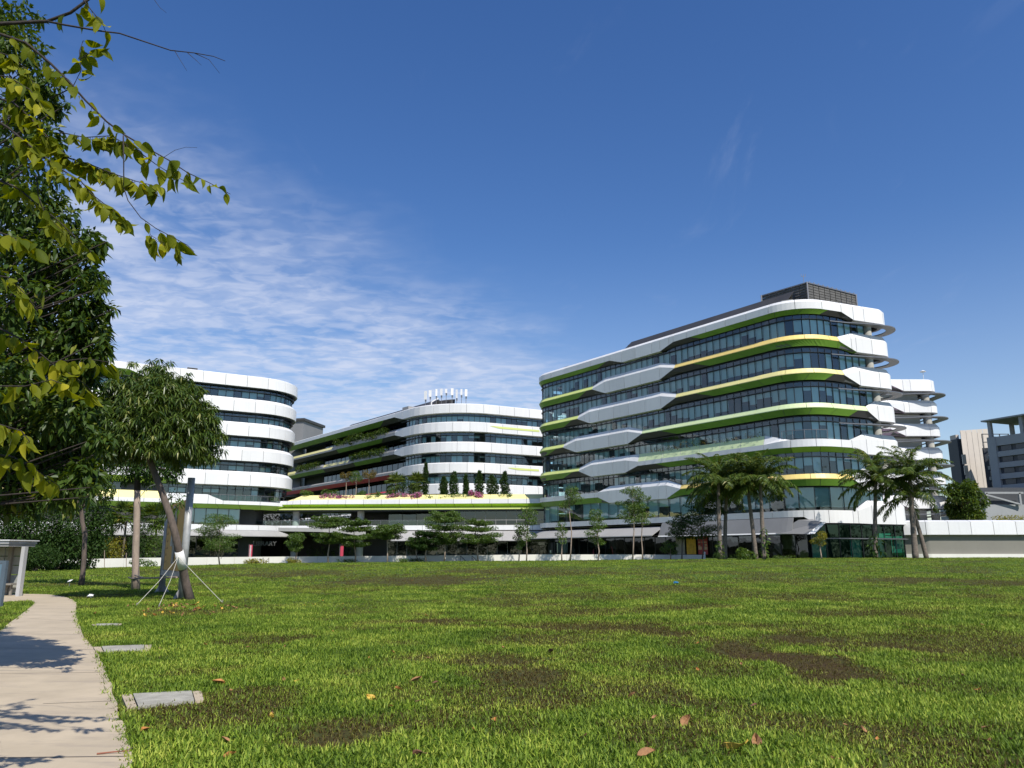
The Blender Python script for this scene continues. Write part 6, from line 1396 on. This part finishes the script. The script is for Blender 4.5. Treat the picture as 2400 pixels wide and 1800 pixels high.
# beige block
Bp = [at(2250,1009,238), at(2316,1004,246)]; bb = empty('beige_block', (Bp[0].x+4, 238, 1), 'beige rendered block with a dark side stair behind the broad tree', 'building')
a, b = Bp; zb_ = at(2290,1148,232).z; mb = MB(); xa, ya, xb, yb = a.x, a.y, b.x+1.5, b.y; n = 6
for k_ in range(n):
    t0, t1 = k_/n+.004, (k_+1)/n-.004; mb = MB(); z_lo = zb_; P0 = (xa+(xb-xa)*t0, ya+(yb-ya)*t0); P1 = (xa+(xb-xa)*t1, ya+(yb-ya)*t1); mb.quad((*P0,z_lo),(*P1,z_lo),(*P1,a.z+(b.z-a.z)*t1),(*P0,a.z+(b.z-a.z)*t0)); mb.build('facade_panel', M_BEIGE, bb)
mb = MB(); mb.quad((xa,ya+.1,0),(xb,yb+.1,0),(xb+2,yb+22,0),(xa+2,ya+22,0)); 
V = [(xa,ya+.12),(xb,yb+.12),(xb*1.09,yb*1.09),(xa*1.09,ya*1.09)]
for i in range(4): (p0, p1) = (V[i], V[(i+1) % 4]); mb.quad((*p0,0),(*p1,0),(*p1,a.z-.05),(*p0,a.z-.05))
mb.poly([(*p_,a.z-.05) for p_ in V]); mb.build('wall', M_APT, bb)
mb = MB(); s0_ = at(2244,1028,240); mb.box((s0_.x+1.4,243,0), 2.8, 5, s0_.z, .05); mb.build('side_stair', M_SLATE, bb); mb = MB(); mb.box((at(2250,1020,240).x,243.2,s0_.z), 1.0, 3, 1.5, .05); mb.build('stair_cap', M_BEIGE, bb)
for k_ in range(4):
    p0 = at(2311+k_*3, 1075+26*k_, 226); q_ = MB(); q_.box((p0.x-4.2+.25*k_, 229.8, p0.z-1.2), 1.0, .5, 2.9, -.4); q_.build('window', M_WIN, bb)
# dark link block between the two with balconies
lk = empty('link_block', (at(2322,1100,226).x, 232, 0), 'dark balcony tower wedged between the beige and the grey block', 'building'); xk = at(2310,1100,226).x
mb = MB(); mb.box((xk+7.5,229.5,0), 9.5, 9, at(2305,1048,226).z, -.55); mb.build('wall', M_SLATE, lk)
for k_ in range(6):
    z_ = at(2310,1068+25*k_,225).z; mb = MB(); mb.box((xk+3.8,225.2,z_-.9), 6.5, 1.0, 1.0); mb.build('balcony_parapet', M_MID, lk); mb = MB(); mb.box((xk+2.2,225.35,z_+.3), 2.4, .3, 1.5); mb.build('window', M_WIN, lk)
z_ = at(2305,1018,226).z; mb = MB()
for u in (0, 2.6, 5.2, 7.8): mb.bar((xk+u,225.6,z_-5),(xk+u,225.6,z_), .22)
for zz in (z_, z_-2.4): mb.bar((xk,225.6,zz),(xk+8,225.6,zz), .22); mb.bar((xk,225.6,zz),(xk*1.032,233,zz), .22)
mb.build('roof_frame', M_SLATE, lk)
# lower structure below
lo_ = empty('low_block', (at(2300,1190,200).x, 200, 0), 'low grey block with a diagonal steel brace under the balcony tower', 'building'); xl = at(2276,1190,200).x
mb = MB(); mb.box((xl+8,206,0), 20, 10, at(2300,1182,200).z); mb.build('wall', M_APT, lo_); z_ = at(2330,1155,200).z; mb = MB()
for u in (4.5, 13): mb.bar((xl+u,200.2,at(2300,1182,200).z-.2),(xl+u,200.2,z_), .5)
mb.bar((xl+4,200.2,z_),(xl+14,200.2,z_), .5); mb.bar((xl+4.8,200.2,z_-.6),(xl+13,200.2,at(2300,1182,200).z), .4); mb.build('steel_brace', M_APT, lo_)
mb = MB(); mb.box((xl+9,205,at(2300,1182,200).z), 17, 6, z_-at(2300,1182,200).z+1.5); mb.build('dark_recess', M_SLATE, lo_)
for u in (7.5, 12.0): mb = MB(); mb.box((xl+u,200.9,1.0), 2.6, .3, 4.2); mb.build('doorway', M_WIN, lo_)

# ------------------------------------------------------------------ fallen leaves and small litter on the lawn
FL_M = [mk('dry_leaf_orange', (.36,.15,.035), .7, .35, 22), mk('dry_leaf_tan', (.27,.135,.055), .8, .4, 22), mk('dry_leaf_yellow', (.52,.34,.05), .7, .2, 30), mk('dry_leaf_brown', (.13,.055,.03), .8, .3, 30)]
def dry_leaf(mat, seed):
    r = random.Random(seed); V = []; Fc = []; prof = ((0,.02),(.15,.26),(.35,.44),(.6,.40),(.82,.2),(1,.01)); c = r.uniform(1.0, 2.2)
    for t, w in prof:
        for s in (-1, 0, 1): V.append((s*w*(.8+.2*r.random()), t-.5, .18*abs(s)*c*(.6+.5*math.sin(4*t+seed))+.22*(t-.5)**2*c+.05*r.random()))
    for i in range(5):
        for k in (0, 1): Fc.append((3*i+k, 3*i+k+1, 3*i+4+k, 3*i+3+k))
    return mesh('fallen_leaf', V, Fc, mat)
DL = [[dry_leaf(m, 10*i+j) for j in range(3)] for i, m in enumerate(FL_M)]; CN = ('orange','tan','yellow','dark brown')
KN = [(510,1608,0,.15),(975,1602,1,.17),(873,1645,2,.16),(985,1652,3,.13),(1605,1700,1,.16),(1732,1763,2,.20),(1775,1752,1,.18),(1515,1780,1,.17),(928,1617,1,.09),(665,1600,1,.09),(695,1602,2,.09),(920,1534,0,.08),(1290,1532,3,.16),(1275,1556,1,.09),(1365,1740,3,.12),(735,1420,2,.14),(755,1410,2,.10),(805,1418,2,.10),(340,1445,2,.16),(224,1442,0,.18),(380,1440,2,.12),(480,1516,0,.10),(1163,1698,0,.12),(340,1722,0,.11),(528,1745,1,.09),(540,1780,0,.12),(1000,1446,0,.09),(2310,1715,1,.08),(2370,1743,1,.07),(635,1690,2,.10),(1480,1638,1,.11),(1180,1522,1,.08),(1585,1665,1,.10),(935,1622,0,.10),(805,1432,1,.12),(985,1780,3,.14),(1960,1790,1,.08)]
r = random.Random(12)
for _ in range(70): KN.append((r.gauss(445,75), abs(r.gauss(0,14))+1416, r.choice((0,1,1,3,2)), r.uniform(.09,.15)))
for _ in range(60): KN.append((r.uniform(330,2380), 1320+480*r.random()**1.2, r.choice((1,1,3,0)), r.uniform(.05,.09)))
for x, y, c, s in KN:
    p = gp(x, y)
    if inpoly(np.array([p.x]), np.array([p.y]), PATH_FULL)[0]: continue
    o = bpy.data.objects.new('fallen_leaf', DL[c][r.randrange(3)]); COL.objects.link(o); o.location = (p.x, p.y, p.z+.03); o.rotation_euler = (r.gauss(0,.35), r.gauss(0,.35), r.uniform(0,6.28)); o.scale = (s*.62, s, s*.8)
    near = abs(x-445) < 160 and y < 1470
    tag(o, ('curled %s fallen leaf on the grass under the leaning tree' if near else 'curled %s fallen leaf lying on the open lawn') % CN[c], 'leaf', '%s fallen leaves %s' % (CN[c], 'under the leaning tree' if near else 'on the open lawn'))
p, q = gp(226,1776), gp(300,1772); tw = empty('fallen_twig', p, 'reddish-brown fallen twig lying across the path edge', 'twig'); mb = MB(); mb.tube([p+Vector((0,0,.03)), (p+q)/2+Vector((0,.01,.035)), q+Vector((0,0,.04))], [.007,.006,.004], 6); mb.build('stem', mk('twig_bark', (.25,.09,.05), .8), tw)
for k in range(2): mb = MB(); m_ = p.lerp(q, .7+.15*k); mb.tube([m_+Vector((0,0,.035)), m_+Vector((.06,.05*(1 if k else -1),.06))], [.004,.002], 5); mb.build('side_twig', M_BARK, tw)
# grey rock-like tuft of litter near the path bend, and a blue scrap far out
p = gp(211,1402); lr = empty('litter_bag', p, 'crumpled white scrap on the grass by the path bend', 'litter'); g = np.random.default_rng(5); bm = bmesh.new(); bmesh.ops.create_icosphere(bm, subdivisions=2, radius=.12)
for v in bm.verts: v.co *= 1+.35*g.normal(); v.co.z *= .45
me = bpy.data.meshes.new('scrap'); bm.to_mesh(me); bm.free(); me.materials.append(M_WHITE); o = place('scrap', me, lr); o.location = p+Vector((0,0,.08))
p = gp(1585,1372); lr = empty('litter_bag', p, 'small crumpled blue scrap far out on the lawn', 'litter'); o = place('scrap', me.copy(), lr); o.data.materials.clear(); o.data.materials.append(mk('blue_plastic', (.03,.16,.30), .4)); o.location = p+Vector((0,0,.12))
